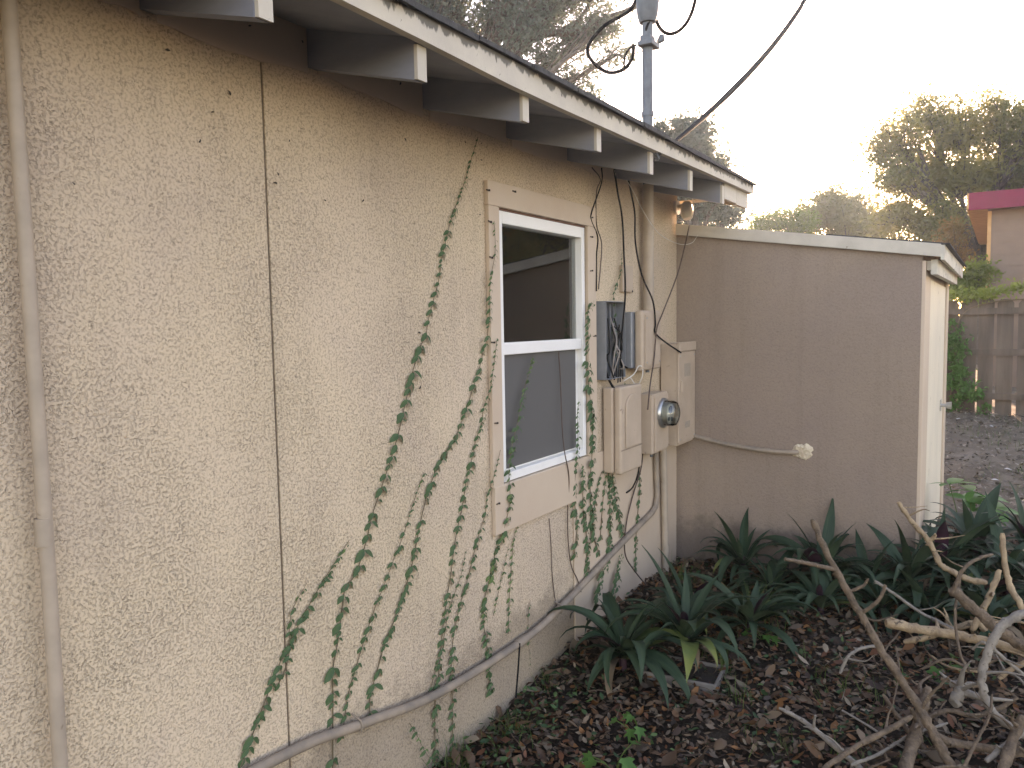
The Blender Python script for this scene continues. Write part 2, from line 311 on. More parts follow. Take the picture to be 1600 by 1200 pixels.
box('wall', M['stucco'], house, -0.2, 0, WY1, CY, -0.5, TOPZ)
MB().prism([(0 - 0.2, -0.5), (-0.2, roofz(-0.2)), (-3.8, roofz(-3.8)), (-7.6, roofz(-0.2)), (-7.6, -0.5)], 'y', CY - 0.2, CY).build('end_wall', M['stucco_fine'], house)
# frieze boards between the rafters, behind a wavy stucco top edge
RY = [-2.6, -2.06, -1.52, -0.98, -0.44, 0.08, 0.62, 1.155, 1.681, 2.219, 2.765, 3.298, 3.82, 4.349]
for y0, y1 in list(zip(RY[:-1], RY[1:])) + [(RY[-1], CY + .02)]:
    ys = np.linspace(y0 + 0.021, y1 - 0.021, 12); zb_ = TOPZ - 0.035 + 0.010 * np.sin(ys * 8.0) + rng.normal(0, 0.003, len(ys))
    MB().prism([(y, z) for y, z in zip(ys, zb_)] + [(ys[-1], roofz(0) - .003), (ys[0], roofz(0) - .003)], 'x', -0.06, 0.005).build('frieze_board', M['tan'], house)
# roof
roof = empty('roof'); roof.parent = house
XE = 0.4205
MB().prism([(XE, roofz(XE)), (-3.8, roofz(-3.8)), (-3.8, roofz(-3.8) + 0.05), (XE, roofz(XE) + 0.05)], 'y', -3.5, 4.88).build('roof_boards', M['eave_dark'], roof)
MB().prism([(-3.802, roofz(-3.8)), (-8.05, roofz(0.45)), (-8.05, roofz(0.45) + 0.05), (-3.802, roofz(-3.8) + 0.05)], 'y', -3.5, 4.88).build('roof_boards', M['eave_dark'], roof)
MB().prism([(0.0, roofz(0.0) + 0.0515), (-3.8, roofz(-3.8) + 0.0515), (-8.06, roofz(0.46) + 0.0515), (-8.06, roofz(0.46) + 0.062), (-3.8, roofz(-3.8) + 0.062), (0.0, roofz(0.0) + 0.062)], 'y', -3.5, 4.885).build('shingle_field', M['shingle'], roof)
y = -3.5
while y < 4.88:                                # the eave course: one tab after another, edges a little uneven
    wdt = min(0.30, 4.89 - y); x1 = 0.466 + random.uniform(-0.006, 0.008); dz = random.uniform(0, 0.006)
    MB().prism([(x1, roofz(x1) + 0.064 - random.uniform(0, .006)), (-0.01, roofz(-0.01) + 0.064), (-0.01, roofz(-0.01) + 0.07), (x1, roofz(x1) + 0.074 + dz)], 'y', y, y + wdt - 0.006).build('shingle', M['shingle'], roof)
    y += wdt
for y in RY:
    xt = 0.42; zb = 2.205 + random.uniform(-0.006, 0.006)
    rz_ = lambda x, d: roofz(x) - d
    d0 = roofz(xt) - zb
    rf = MB().prism([(-0.1, rz_(-0.1, d0)), (xt - 0.012, rz_(xt - 0.012, d0)), (xt - 0.012, rz_(xt - 0.012, 0.001)), (-0.1, rz_(-0.1, 0.001))], 'y', y - 0.019 + random.uniform(-.004, .004), y + 0.019 + random.uniform(-.003, .003)).build('rafter', M['eave_dark'], roof)
    if y > 1: MB().prism([(xt - 0.0118, zb + 0.005), (xt, zb + random.uniform(0, .006)), (xt, 2.30), (xt - 0.0118, 2.302)], 'y', y - 0.0195, y + 0.0195).build('rafter_end', M['white_trim'], roof)
# fascia follows the slightly sagging eave
fy = [-3.5, 0.5, 1.365, 1.648, 2.088, 2.422, 3.098, 3.927, 4.87]; fzb = [2.31, 2.312, 2.306, 2.302, 2.292, 2.293, 2.300, 2.312, 2.32]
v = []; f = []
for y, z in zip(fy, fzb):
    ztop = roofz(XE) + 0.052
    v += [(0.4225, y, z), (0.447, y, z), (0.447, y, ztop + 0.001), (0.4225, y, ztop)]
for i in range(len(fy) - 1):
    for j in range(4): a = i * 4 + j; c = i * 4 + (j + 1) % 4; f.append((a, a + 4, c + 4, c))
f += [(0, 1, 2, 3), tuple(len(v) - 4 + j for j in (3, 2, 1, 0))]
MB().add(v, f).build('fascia_board', M['fascia'], roof)
box('end_board', M['white_trim'], roof, 0.398, 0.42, 4.372, 4.60, 2.232, 2.318)
box('end_board', M['white_trim'], roof, 0.398, 0.42, 4.604, 4.84, 2.228, 2.318)
box('rake_board', M['white_trim'], roof, -0.3, 0.396, 4.842, 4.862, 2.3, 2.318)
MB().prism([(0.4, roofz(.4) - .085), (-3.8, roofz(-3.8) - .085), (-3.8, roofz(-3.8) - 0.001), (0.4, roofz(.4) - 0.001)], 'y', 4.845, 4.868).build('barge_board', M['white_trim'], roof)
# smooth band round the window
s0 = 0.021
box('window_surround', M['tan'], house, 0.0005, s0, 2.578, 3.545, WZ1 - 0.004, 2.122, 0.003)
box('window_surround', M['tan'], house, 0.0005, s0 - .001, 2.582, WY0 + 0.004, WZ0, WZ1 - 0.004, 0.003)
box('window_surround', M['tan'], house, 0.0005, s0 - .001, WY1 - 0.002, 3.545, WZ0, WZ1 - 0.004, 0.003)
box('window_surround', M['tan'], house, 0.0005, s0, 2.59, 3.30, 0.672, WZ0 + 0.004, 0.003)
box('smooth_panel', M['tan'], house, 0.0005, 0.009, 3.302, CY - 0.03, -.3, 0.871, 0.003)
# window
win = empty('window'); win.parent = house
fw = 0.052; xo, xi = 0.006, -0.06; a0, a1, c0, c1 = WY0 + 0.008, WY1 - 0.012, WZ0 + 0.006, WZ1 - 0.014
fr_ = MB(); fr_.box(xi, xo, a0, a0 + fw * .72, c0, c1); fr_.box(xi, xo, a1 - fw * .62, a1, c0, c1); fr_.box(xi, xo, a0 + fw * .72, a1 - fw * .62, c1 - fw, c1); fr_.box(xi, xo - 0.001, a0 + fw * .72, a1 - fw * .62, c0, c0 + fw * 0.72)
fr_.build('frame', M['vinyl'], win, 0.003)
zm = 1.442
rl = MB(); rl.box(xi + 0.01, xo - 0.004, a0 + fw * .72, a1 - fw * .62, zm - 0.026, zm + 0.026); rl.build('meeting_rail', M['vinyl'], win, 0.004)
gl_ = MB(); gl_.box(-0.034, -0.030, a0 + .03, a1 - .03, zm + 0.024, c1 - fw + .004); gl_.build('pane', M['glass'], win)
sa = MB(); sa.box(-0.05, -0.022, a1 - fw * .62 - 0.03, a1 - fw * .62 - 0.001, c0 + .04, zm - 0.027); sa.box(-0.05, -0.022, a0 + fw * .72 + .001, a1 - fw * .62 - 0.031, c0 + fw * .72 + .001, c0 + fw * .72 + 0.045)
sa.build('sash', M['vinyl'], win, 0.003)
box('pane', M['glass'], win, -0.046, -0.042, a0 + .03, a1 - .05, c0 + .06, zm - .02)
box('insect_screen', M['screen'], win, -0.0195, -0.018, a0 + fw * .72 - .004, a1 - fw * .62 - 0.032, c0 + fw * .72 + .01, zm - 0.02)
box('caulk_line', plain('red_brown_caulk', (0.22, 0.12, 0.09), rough=.8), win, -0.02, 0.004, WY0 + .01, WY1 - .004, c1 + 0.0005, WZ1 + .001)
# dim room behind the glass
rm = MB(); rm.box(-2.6, -2.55, 1.5, 4.5, 0, 2.4); rm.box(-2.55, -0.21, 1.45, 1.5, 0, 2.4); rm.box(-2.55, -0.21, 4.5, 4.535, 0, 2.4); rm.box(-2.55, -0.21, 1.5, 4.5, 2.4, 2.42); rm.box(-2.55, -0.21, 1.5, 4.5, -0.02, 0)
rm.build('room_lining', M['room'], win)
cu = MB(); ys = np.linspace(3.0, 3.6, 40); xs = -0.5 + 0.03 * np.sin(ys * 60)
cu.add([(x, y, z) for z in (0.1, 2.3) for x, y in zip(xs, ys)], [(i, i + 1, 41 + i, 40 + i) for i in range(39)], 0, True); cu.build('curtain', M['curtain'], win)
# little dark specks and clips on the wall
sp = MB().tube([(0, 0, -0.008), (0.002, 0, -0.004), (0.003, 0.001, 0.002), (0, 0.001, 0.008)], [0.0012, 0.0035, 0.003, 0.001], 5).mesh('mud_speck', M['dark'])
for px, py in [(243, 18), (390, 40), (472, 65), (332, 175), (358, 145), (312, 220), (452, 220), (434, 272), (430, 286), (115, 287), (567, 313), (633, 218), (552, 114), (625, 130), (727, 222), (752, 224), (752, 250), (750, 335), (655, 520), (656, 605), (262, 78), (508, 313)]:
    p = onX(px, py, 0.004); o = bpy.data.objects.new('mud_speck', sp); o.location = p; o.rotation_euler = (random.uniform(0, 6), 0, 0); s_ = random.uniform(.45, .9); o.scale = (s_,) * 3; link(o, house)
cl = MB().box(-0.001, 0.004, -0.014, 0.012, -0.003, 0.003).box(0.0, 0.008, 0.006, 0.012, -0.005, 0.0045).mesh('clip', M['dark'])
for px, py in [(762, 297), (803, 299), (765, 346), (767, 402), (770, 535), (775, 661), (778, 787), (924, 340), (924, 370), (924, 423), (929, 525)]:
    o = bpy.data.objects.new('clip', cl); o.location = onX(px, py, s0 + .001); o.scale = (.8,) * 3; o.rotation_euler = (random.uniform(-.15, .15), 0, 0); link(o, house)

# ------------------------------------------------------------------ shed
SX = 1.39
shed = empty('shed', (0, 0, 0), 'lean-to storage shed with tan stucco front and cream door on its right', 'shed')
def sz(x): return 2.092 - (2.092 - 1.882) / 1.37 * (x - 0.028)
MB().prism([(-0.1, -0.3), (SX, -0.3), (SX, sz(SX)), (-0.1, sz(-.1))], 'y', CY + .0012, CY + 0.12).build('front_wall', M['stucco_shed_shaded'], shed)
box('side_wall', M['stucco_shed_shaded'], shed, SX - 0.12, SX - 0.002, CY + 0.1205, 5.10, -0.3, 1.86)
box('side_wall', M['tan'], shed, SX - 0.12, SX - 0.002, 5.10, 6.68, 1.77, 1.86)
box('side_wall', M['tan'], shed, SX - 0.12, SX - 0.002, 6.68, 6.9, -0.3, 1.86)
MB().prism([(0.0, -0.3), (SX - .125, -0.3), (SX - .125, sz(SX)), (0.0, sz(0))], 'y', 6.78, 6.9).build('back_wall', M['stucco_shed_shaded'], shed)
box('corner_trim', M['tan'], shed, SX - 0.001, SX + 0.018, CY + 0.004, 5.10, -0.3, 1.85, 0.003)
box('door_trim', M['tan'], shed, SX - 0.001, SX + 0.02, 6.66, 6.88, -0.3, 1.85, 0.003)
door = empty('door'); door.parent = shed
dm = MB().box(SX - 0.03, SX + 0.008, 5.105, 6.655, 0.03, 1.765).build('door_leaf', M['door'], door, 0.003)
hn = MB().box(SX + 0.009, SX + 0.014, 6.35, 6.43, 0.86, 0.94).tube([(SX + 0.012, 6.39, 0.9), (SX + 0.045, 6.39, 0.9)], 0.012, 10).tube([(SX + 0.045, 6.39, 0.9), (SX + 0.08, 6.39, 0.9)], [0.02, 0.028], 12).build('door_knob', M['steel'], door)
# roof of the shed
sro = empty('shed_roof'); sro.parent = shed
MB().prism([(0.004, sz(0) + 0.045), (1.478, sz(1.478) + 0.045), (1.478, sz(1.478) + 0.062), (0.004, sz(0) + 0.062)], 'y', CY + .002, 6.95).build('shed_roof_deck', M['shingle'], sro)
MB().prism([(0.006, sz(0) - 0.005), (1.478, sz(1.478) - 0.005), (1.478, sz(1.478) + 0.0625), (0.006, sz(0) + 0.0625)], 'y', 4.705, CY - 0.0015).build('fascia_board', M['white_trim'], sro)
MB().prism([(4.705, sz(1.49) - 0.02), (6.93, sz(1.49) - 0.03), (6.93, sz(1.49) + 0.058), (4.705, sz(1.49) + 0.058)], 'x', 1.4785, 1.496).build('fascia_board', M['white_rot'], sro)
MB().prism([(4.76, 1.775), (6.9, 1.79), (6.9, sz(1.45) - 0.012), (4.76, sz(1.45) - 0.02)], 'x', 1.43, 1.462).build('frieze_board', M['white_rot'], sro)
box('frieze_block', M['white_trim'], sro, SX + 0.02, 1.4285, 4.78, 6.9, 1.80, 1.85)
for k in range(6):
    y0 = 4.712 + k * 0.38; MB().prism([(0.9, sz(.9) + 0.0635), (1.52, sz(1.52) + 0.0635), (1.52, sz(1.52) + 0.070), (0.9, sz(.9) + 0.070)], 'y', y0, y0 + 0.372).build('shingle', M['shingle'], sro)

# ------------------------------------------------------------------ pipes and conduits
def pipe(name, pts, r, mat, label, cat, parts=None, sides=14):
    e = empty(name, tuple(pts[0]), label, cat); q = np.asarray(pts) - np.asarray(pts[0])
    MB().tube(q, r, sides).build('pipe', mat, e)
    for (at_, r2, h, ax) in (parts or []):
        c = np.asarray(at_, float) - np.asarray(pts[0]); d = np.asarray(ax, float)
        MB().tube([c - d * h / 2, c + d * h / 2], r2, sides).build('coupling', mat, e)
    return e
c0_ = onX(93, 1200, .034); c1_ = onX(13, 0, .034); dd_ = (c1_ - c0_) / (c1_[2] - c0_[2]); c0_ = c0_ - dd_ * (c0_[2] + .15); c1_ = c1_ + dd_ * (2.33 - c1_[2])
e = pipe('vertical_conduit', [c0_, (c0_ + c1_) / 2 + (0, 0.004, 0), c1_], 0.0155, M['pipe'], 'tan painted vertical conduit on the stucco near the left edge', 'conduit', [(c0_ + dd_ * 1.27, 0.0172, 0.06, (0, 0, 1))])
lp = [onX(*p, 0.03) for p in [(410, 1197), (560, 1133), (680, 1086), (814, 1003), (874, 951), (955, 866), (989, 831), (1018, 802)]]
lp = [np.array([0.03, 0.2, 0.36])] + lp
q = smooth_path(lp, 5); up = [onX(1024, 792, 0.03), onX(1027, 775, .03), onX(1024, 690, 0.03)]
e = pipe('long_low_conduit', list(q) + up, 0.0165, M['pipe_dusty'], 'long sagging dusty conduit running low along the stucco wall', 'conduit', [(onX(814, 1003, .03), 0.02, 0.07, _n(q[22] - q[20]))])
for px, py in [(560, 1133), (874, 951)]:
    c = onX(px, py, 0.03) - q[0]; MB().tube([c + (-.028, 0, .03), c + (-.01, 0, .024), c + (.012, 0, .018), c + (.02, 0, 0), c + (.012, 0, -.018), c + (-.01, 0, -.024), c + (-.028, 0, -.03)], 0.0035, 5).build('strap', M['pipe_dusty'], e)
pipe('ground_conduit', [onX(1036, 682, 0.035), onX(1038, 780, 0.035), onX(1040, 880, 0.035), onX(1040, 905, .035)], 0.021, M['pipe'], 'thick tan conduit dropping from the electric panel to the ground', 'conduit', [(onX(1040, 858, .035), 0.0245, 0.05, (0, 0, 1))])
sp_ = [(0.075, CY - 0.0, 0.80)] ; pc = [onY(px, py, CY - 0.025) for px, py in [(1066, 676), (1095, 684), (1130, 693), (1180, 702), (1215, 706), (1243, 707)]]
pc = smooth_path(pc, 4); pc = np.vstack([pc, pc[-1] + np.array([0.012, 0.05, 0.0])])
e = pipe('shed_conduit', list(pc), 0.0135, M['pipe_dusty'], 'thin tan conduit crossing the shed wall into a patched hole', 'conduit', [(onY(1107, 687, CY - .025), 0.015, 0.03, (1, 0, -.1)), (onY(1198, 704, CY - .025), 0.015, 0.03, (1, 0, -.1))])
pa = MB(); cc = onY(1254, 706, CY) - pc[0]; nr, na = 6, 26; fv_ = [(cc[0], cc[1] - .016, cc[2])]
for i in range(1, nr + 1):
    for k in range(na):
        a = k / na * 6.2832; rr_ = .052 * i / nr * (1 + .12 * math.sin(2 * a + 1) * i / nr + (random.uniform(-.18, .22) if i > 3 else random.uniform(-.1, .1)))
        fv_.append((cc[0] + rr_ * math.cos(a), cc[1] + (.002 if i == nr else -random.uniform(.004, .016)), cc[2] + rr_ * math.sin(a)))
pa.add(fv_, [(0, 1 + (k + 1) % na, 1 + k) for k in range(na)] + [(1 + i * na + k, 1 + i * na + (k + 1) % na, 1 + (i + 1) * na + (k + 1) % na, 1 + (i + 1) * na + k) for i in range(nr - 1) for k in range(na)])
pa.build('foam_patch', plain('cream_foam', (0.66, 0.56, 0.42), (0.5, 0.41, 0.3), .9, 40, .002, 150), e)
# service mast with weatherhead
mb = (0.045, 4.165, 1.60); mast = empty('service_mast', mb, 'grey electric service mast rising through the eave with a weatherhead', 'mast')
MB().tube([(0, 0, 0), (0, 0, 0.72)], 0.031, 16).build('lower_pipe', M['pipe'], mast)
MB().tube([(0, 0, 0.722), (0, 0, 1.80)], 0.0295, 16).build('upper_pipe', M['mast'], mast)
MB().tube([(0, 0, 0.98), (0, 0, 1.02), (0, 0, 1.045)], [0.075, 0.045, 0.031], 16).build('roof_flashing', M['mast'], mast)
MB().tube([(0, 0, 1.10), (0, 0, 1.125)], 0.035, 16).build('coupling', M['mast'], mast)
MB().box(-0.035, 0.05, -0.062, 0.062, 1.475, 1.50).box(-.03, .03, -.04, .04, 1.501, 1.535).build('clamp', M['mast'], mast, .003)
MB().tube([(0.04, 0.05, 1.51), (0.06, .06, 1.525), (.06, .06, 1.55)], [.012, .022, .014], 8).build('insulator', M['mast'], mast)
MB().tube([(0, 0, 1.61), (0, 0, 1.65), (0.0, 0, 1.71), (0.01, 0, 1.81), (0.04, 0, 1.88), (.10, 0, 1.895), (.14, 0, 1.84)], [0.045, 0.058, 0.064, 0.07, 0.07, 0.06, 0.045], 14).build('weatherhead', M['mast'], mast)

# ------------------------------------------------------------------ boxes on the wall
def shell(o, bev): md = o.modifiers.new('bevel', 'BEVEL'); md.width = bev; md.segments = 3; md.limit_method = 'ANGLE'; return o
# open grey enclosure
e = empty('junction_enclosure', (0.0, 3.58, 1.25), 'open grey metal wiring enclosure beside the window with cables inside', 'enclosure')
Lx, Ly, Lz = 0.055, 0.24, 0.405
MB().box(0.001, 0.004, 0, Ly, 0, Lz).build('back_plate', M['grey_metal'], e)
MB().box(0.0045, Lx, 0, 0.004, 0, Lz).box(0.0045, Lx, Ly - .004, Ly, 0, Lz).box(0.0045, Lx, 0.0045, Ly - .0045, 0, .004).box(.0045, Lx, .0045, Ly - .0045, Lz - .004, Lz).build('enclosure_side', M['grey_metal'], e)
for k in range(4): MB().box(0.0045, 0.016, 0.035 + k * .045, 0.043 + k * .045, 0.01, Lz - .01).build('mounting_rail', M['mast'], e)
for k in range(9):
    y0 = random.uniform(.06, .2); pts = [(random.uniform(.02, .05), y0, random.uniform(.25, .34)), (random.uniform(.03, .075), y0 + random.uniform(-.07, .03), random.uniform(.15, .25)), (random.uniform(.03, .075), y0 + random.uniform(-.05, .05), random.uniform(.06, .14)), (random.uniform(.02, .06), y0 + random.uniform(-.02, .06), random.uniform(-.03, .05))]
    pts = [(a_, min(max(b_, .012), Ly - .012), c_) for a_, b_, c_ in pts]
    MB().tube(smooth_path(pts, 6), 0.004, 6).build('wire', M['black'] if k % 3 else M['grey_cable'], e)
# telephone box: dark base and tan cover
e = empty('telephone_box', (0, 3.905, 1.29), 'tan telephone network box with dark grey base, top of the group', 'utility box')
MB().box(0.001, 0.055, 0.0, 0.30, 0.0, 0.31).build('base', M['grey_metal'], e, .006)
MB().box(0.056, 0.105, 0.03, 0.305, -.015, 0.318).build('cover', M['tan_box'], e, .016, 4)
MB().box(0.1055, 0.112, 0.06, 0.28, 0.01, 0.295).build('cover_panel', M['tan_box'], e, .008, 3)
MB().tube([(.08, .16, -.017), (.08, .16, -.03)], .012, 8).build('cable_gland', M['mast'], e)
# tall electric panel
e = empty('electric_panel', (0, 4.44, 0.785), 'tall tan electric panel in the corner against the shed', 'electric panel')
MB().box(0.0095, 0.115, 0.0, 0.285, 0.0, 0.625).build('cabinet', M['tan_box'], e, .005)
MB().box(0.1155, 0.128, -0.004, 0.288, 0.015, 0.575).build('cabinet_door', M['tan_box'], e, .004)
MB().box(0.1155, 0.135, -0.006, 0.292, 0.577, 0.632).build('rain_hood', M['tan_box'], e, .004)
MB().box(0.1285, 0.140, 0.02, 0.045, 0.33, 0.40).build('latch', M['tan_box'], e, .003)
# meter socket
e = empty('meter_socket', (0, 4.07, 0.79), 'tan meter socket with round glass electric meter below the telephone box', 'electric meter')
MB().box(0.0095, 0.105, 0.0, 0.24, 0.0, 0.345).build('socket_box', M['tan_box'], e, .006)
MB().box(0.1055, 0.112, 0.03, 0.238, 0.01, 0.335).build('socket_cover', M['tan_box'], e, .004)
mt = empty('meter'); mt.parent = e; mt.location = (0.112, 0.145, 0.225)
MB().tube([(0.0005, 0, 0), (.012, 0, 0), (.02, 0, 0)], [.088, .088, .08], 28).build('ring', M['steel'], mt)
MB().tube([(.021, 0, 0), (.065, 0, 0), (.082, 0, 0), (.09, 0, 0)], [.074, .074, .066, .045], 28).build('glass_cover', M['glass'], mt)
MB().tube([(.0215, 0, 0), (.045, 0, 0)], .064, 24).build('dial_plate', M['white_cable'], mt)
MB().tube([(.0455, 0, .02), (.05, 0, .02)], .024, 12).tube([(.0455, .02, -.035), (.05, .02, -.035)], .014, 10).tube([(.0455, -.025, -.03), (.05, -.025, -.03)], .012, 10).build('dial', M['mast'], mt)
MB().tube([(.06, .1, -.015), (.06, .1, -.03)], .01, 8).build('cable_gland', M['mast'], e)
for (pe, x_, ys_, zs_) in ((bpy.data.objects['electric_panel'], .1285, (.015, .27), (.04, .55)), (bpy.data.objects['telephone_box'], .1125, (.075, .265), (.03, .275))):
    for y_ in ys_:
        for z_ in zs_: MB().tube([(x_ - .001, y_, z_), (x_ + .003, y_, z_)], .0055, 8).build('screw', M['steel'], pe)
pe = bpy.data.objects['electric_panel']
MB().box(.1282, .1290, .09, .20, .42, .50).build('faded_label', plain('faded_label', (0.40, 0.33, 0.26), (0.34, 0.28, 0.22), .7, 60), pe)
MB().box(.1282, .1292, .10, .19, .10, .14).build('faded_label', plain('scuffed_label', (0.30, 0.26, 0.22), (0.42, 0.34, 0.26), .7, 50), pe)
for z_ in (.08, .48): MB().tube([(.118, .2895, z_), (.118, .2895, z_ + .06)], .006, 8).build('hinge', M['tan_box'], pe)
# second network box with raised arch
e = empty('network_box', (0, 3.63, 0.755), 'tan network interface box with arched raised cover, hanging over the ivy', 'utility box')
MB().box(0.0, 0.055, 0.0, 0.285, 0.0, 0.45).build('base', M['tan_box'], e, .008)
e.location.x = 0.0098
MB().box(0.0555, 0.098, 0.012, 0.29, -.008, 0.455).build('cover', M['tan_box'], e, .014, 4)
arch = [(0.06, 0.13), (0.255, 0.13)] + [(0.1575 + .0975 * math.cos(a), 0.335 + 0.075 * math.sin(a)) for a in np.linspace(0, math.pi, 14)]
MB().prism(arch, 'x', 0.0985, 0.108).build('raised_arch', M['tan_box'], e, .004, 2)
MB().box(0.0985, 0.1005, 0.014, 0.288, 0.118, 0.124).build('cover_seam', M['pipe_dusty'], e)
# flat cover plate above the telephone box
p = onX(968, 456, 0.0); e = empty('cover_plate', (0, p[1], p[2]), 'small flat tan cover plate on the wall above the telephone box', 'cover plate')
MB().box(0.0005, 0.02, 0, 0.14, 0, 0.145).build('plate', M['tan_box'], e, .003)
MB().tube([(0.02, 0.02, 0.005), (0.024, 0.02, 0.005)], .006, 8).build('screw', M['dark'], e); MB().tube([(0.02, 0.125, 0.005), (0.024, 0.125, 0.005)], .006, 8).build('screw', M['dark'], e)

# ------------------------------------------------------------------ cables
def cable(name, pts, r, mat, label, cat='cable', n=8):
    q = smooth_path(pts, n); o = MB().tube(q - q[0], r, 7).build(name, mat); o.location = q[0]; return tag(o, label, cat)
X = onX
cable('hanging_cable', [X(940, 262, .03), X(940, 285, .03), X(925, 330, .025), X(924, 345, .02), X(934, 370, .02), X(932, 400, .02), X(932, 455, .025)], 0.0035, M['black'], 'black cable drooping beside the window from the eave, leftmost one', n=6)
cable('hanging_cable', [X(925, 262, .03), X(938, 280, .03), X(932, 300, .02), X(932, 350, .02), X(940, 380, .02), X(938, 420, .02), X(935, 452, .03)], 0.003, M['brown_cable'], 'thin brown cable twisted with the black one beside the window', n=6)
cable('hanging_cable', [X(960, 264, .04), X(965, 300, .03), X(972, 340, .025), X(975, 400, .03), X(977, 460, .07), X(972, 520, .06), X(970, 565, .06), X(980, 575, .06)], 0.005, M['black'], 'thick black cable falling straight from the eave to the telephone box', n=6)
cable('hanging_cable', [X(980, 272, .05), X(988, 310, .05), X(992, 335, .06), X(993, 380, .07), X(1003, 430, .10), X(1020, 470, .12), X(1024, 505, .12), X(1024, 520, .12), X(1040, 535, .13), X(1064, 551, .14)], 0.005, M['black'], 'black cable curving past the mast down to the electric panel hood', n=6)
cable('hanging_cable', [onY(1077, 352, CY - .06), X(1071, 380, .10), X(1058, 430, .12), X(1035, 490, .13), X(1026, 515, .13), X(1022, 560, .12), X(1016, 600, .14), X(1012, 640, .16)], 0.004, M['brown_cable'], 'brown cable running from the floodlight down past the meter', n=6)
cable('hanging_cable', [X(975, 275, .05), X(990, 300, .10), X(1005, 330, .11), X(1030, 365, .07), X(1060, 381, .03), onY(1080, 380, CY - .03), onY(1090, 368, CY - .04)], 0.002, M['white_cable'], 'thin pale wire sagging from the eave across to the shed roof', n=6)
cable('hanging_cable', [X(945, 570, .02), X(948, 585, .03), X(955, 600, .04), X(959, 606, .06)], 0.0065, M['black'], 'short thick black cable between the open enclosure and the arched box', n=5)
cable('hanging_cable', [X(980, 630, .06), X(995, 660, .07), X(1001, 700, .06), X(997, 740, .05), X(988, 762, .03), X(979, 770, .015)], 0.0045, M['black'], 'black cable bowing out below the meter and ending on the wall', n=6)
cable('hanging_cable', [X(1005, 690, .04), X(1002, 730, .03), X(990, 770, .02), X(980, 810, .02), X(976, 845, .02), X(978, 870, .03), X(990, 890, .04), X(1010, 915, .06)], 0.004, M['brown_cable'], 'brown cable snaking down under the meter to the plants', n=6)
cable('hanging_cable', [X(985, 590, .05), X(995, 602, .07), X(1003, 590, .1), X(1004, 575, .1), X(998, 572, .09), X(990, 585, .07), X(975, 595, .05)], 0.003, M['white_cable'], 'short white cable looped under the telephone box', n=6)
cable('wall_root', [X(873, 550, .0), X(876, 600, .0), X(878, 660, .012), X(882, 705, .026), X(889, 745, .024), X(887, 800, .012), X(888, 850, .012), X(893, 885, .012), X(902, 905, .015), X(908, 925, .02)], 0.0028, M['brown_cable'], 'leafless dark brown vine stem crossing the lower window pane', 'vine', n=6)
cable('wall_root', [X(858, 810, .004), X(861, 850, .004), X(863, 900, .004), X(868, 940, .004), X(872, 955, .01)], 0.0018, M['brown_cable'], 'thin leafless vine stem on the stucco below the window', 'vine', n=5)
cable('ground_stake', [X(812, 1005, .045), X(810, 1040, .05), X(806, 1090, .055)], 0.004, M['black'], 'thin black stake under the low conduit', 'stake', n=4)
# service drop and the loops at the mast
p0 = X(1027, 243, 0.435); p1 = onD(1262, -6, 7.5)
dp = [p0 + (p1 - p0) * t + np.array([0, 0, -0.10 * 4 * t * (1 - t)]) for t in np.linspace(0, 1, 12)]
p2 = p1 + (p1 - p0) * 2.2; dp += [p1 + (p2 - p1) * t + np.array([0, 0, .25 * t]) for t in (0.3, .6, 1)]
sdq = smooth_path(dp, 3); sd_ = empty('service_drop', tuple(sdq[0]), 'black overhead service wire rising from the eave into the sky', 'cable')
MB().tube(sdq - sdq[0], np.clip(np.linspace(.008, .05, len(sdq)), .008, .019), 8).build('wire', M['black'], sd_)
MB().tube([(-.03, -.01, .03), (-.012, -.004, .022), (0, 0, .004), (.006, .006, -.012), (-.004, .012, -.02), (-.014, .008, -.008)], .005, 6).build('hook', M['mast'], sd_)
md_ = 4.35
cable('drip_loop', [onD(1003, -25, md_), onD(985, 15, md_), onD(945, 40, md_), onD(919, 72, md_), onD(925, 95, md_), onD(950, 113, md_), onD(975, 108, md_), onD(988, 90, md_), onD(990, 70, md_)], 0.010, M['black'], 'black drip loop left of the service mast', n=6)
cable('drip_loop', [onD(1020, -10, md_), onD(1020, 12, md_), onD(1030, 42, md_), onD(1046, 53, md_), onD(1065, 45, md_), onD(1080, 22, md_), onD(1090, -15, md_)], 0.010, M['black'], 'black drip loop right of the service mast', n=6)
cable('drip_loop', [onD(1012, 60, md_ - .05), onD(1010, 45, md_ - .08), onD(1015, 32, md_ - .08), onD(1018, 15, md_ - .06), onD(1024, -10, md_)], 0.008, M['black'], 'short black wire hugging the top of the service mast', n=6)
cable('drip_loop', [onD(994, 70, md_), onD(980, 80, md_), onD(975, 100, md_), onD(980, 106, md_), onD(990, 88, md_)], 0.006, M['black'], 'tight small black loop at the mast clamp', n=6)
# floodlight under the eave at the shed corner
fp = onY(1072, 330, CY - 0.05); fl = empty('floodlight', tuple(fp), 'cream cone floodlight under the eave above the shed roof', 'floodlight')
MB().tube([(0.0, 0.0, 0.055), (0.005, -.005, 0.03), (.012, -.015, -.02), (.018, -.02, -.05)], [0.022, 0.036, 0.040, 0.028], 14).build('lamp_head', M['lampglass'], fl)
MB().tube([(-0.06, 0.02, 0.03), (-.03, .01, .035), (0, 0, .04)], .016, 10).build('arm', M['lampglass'], fl)
MB().tube([(-0.075, 0.02, 0.03), (-.058, .02, .03)], .045, 16).build('mount_plate', M['lampglass'], fl)
cable('lamp_wire', [onY(1063, 302, CY - .06), onY(1070, 300, CY - .08), onY(1082, 310, CY - .08), onY(1084, 330, CY - .08), onY(1078, 345, CY - .08)], 0.003, M['white_cable'], 'white wire looped from the eave to the floodlight', n=6)

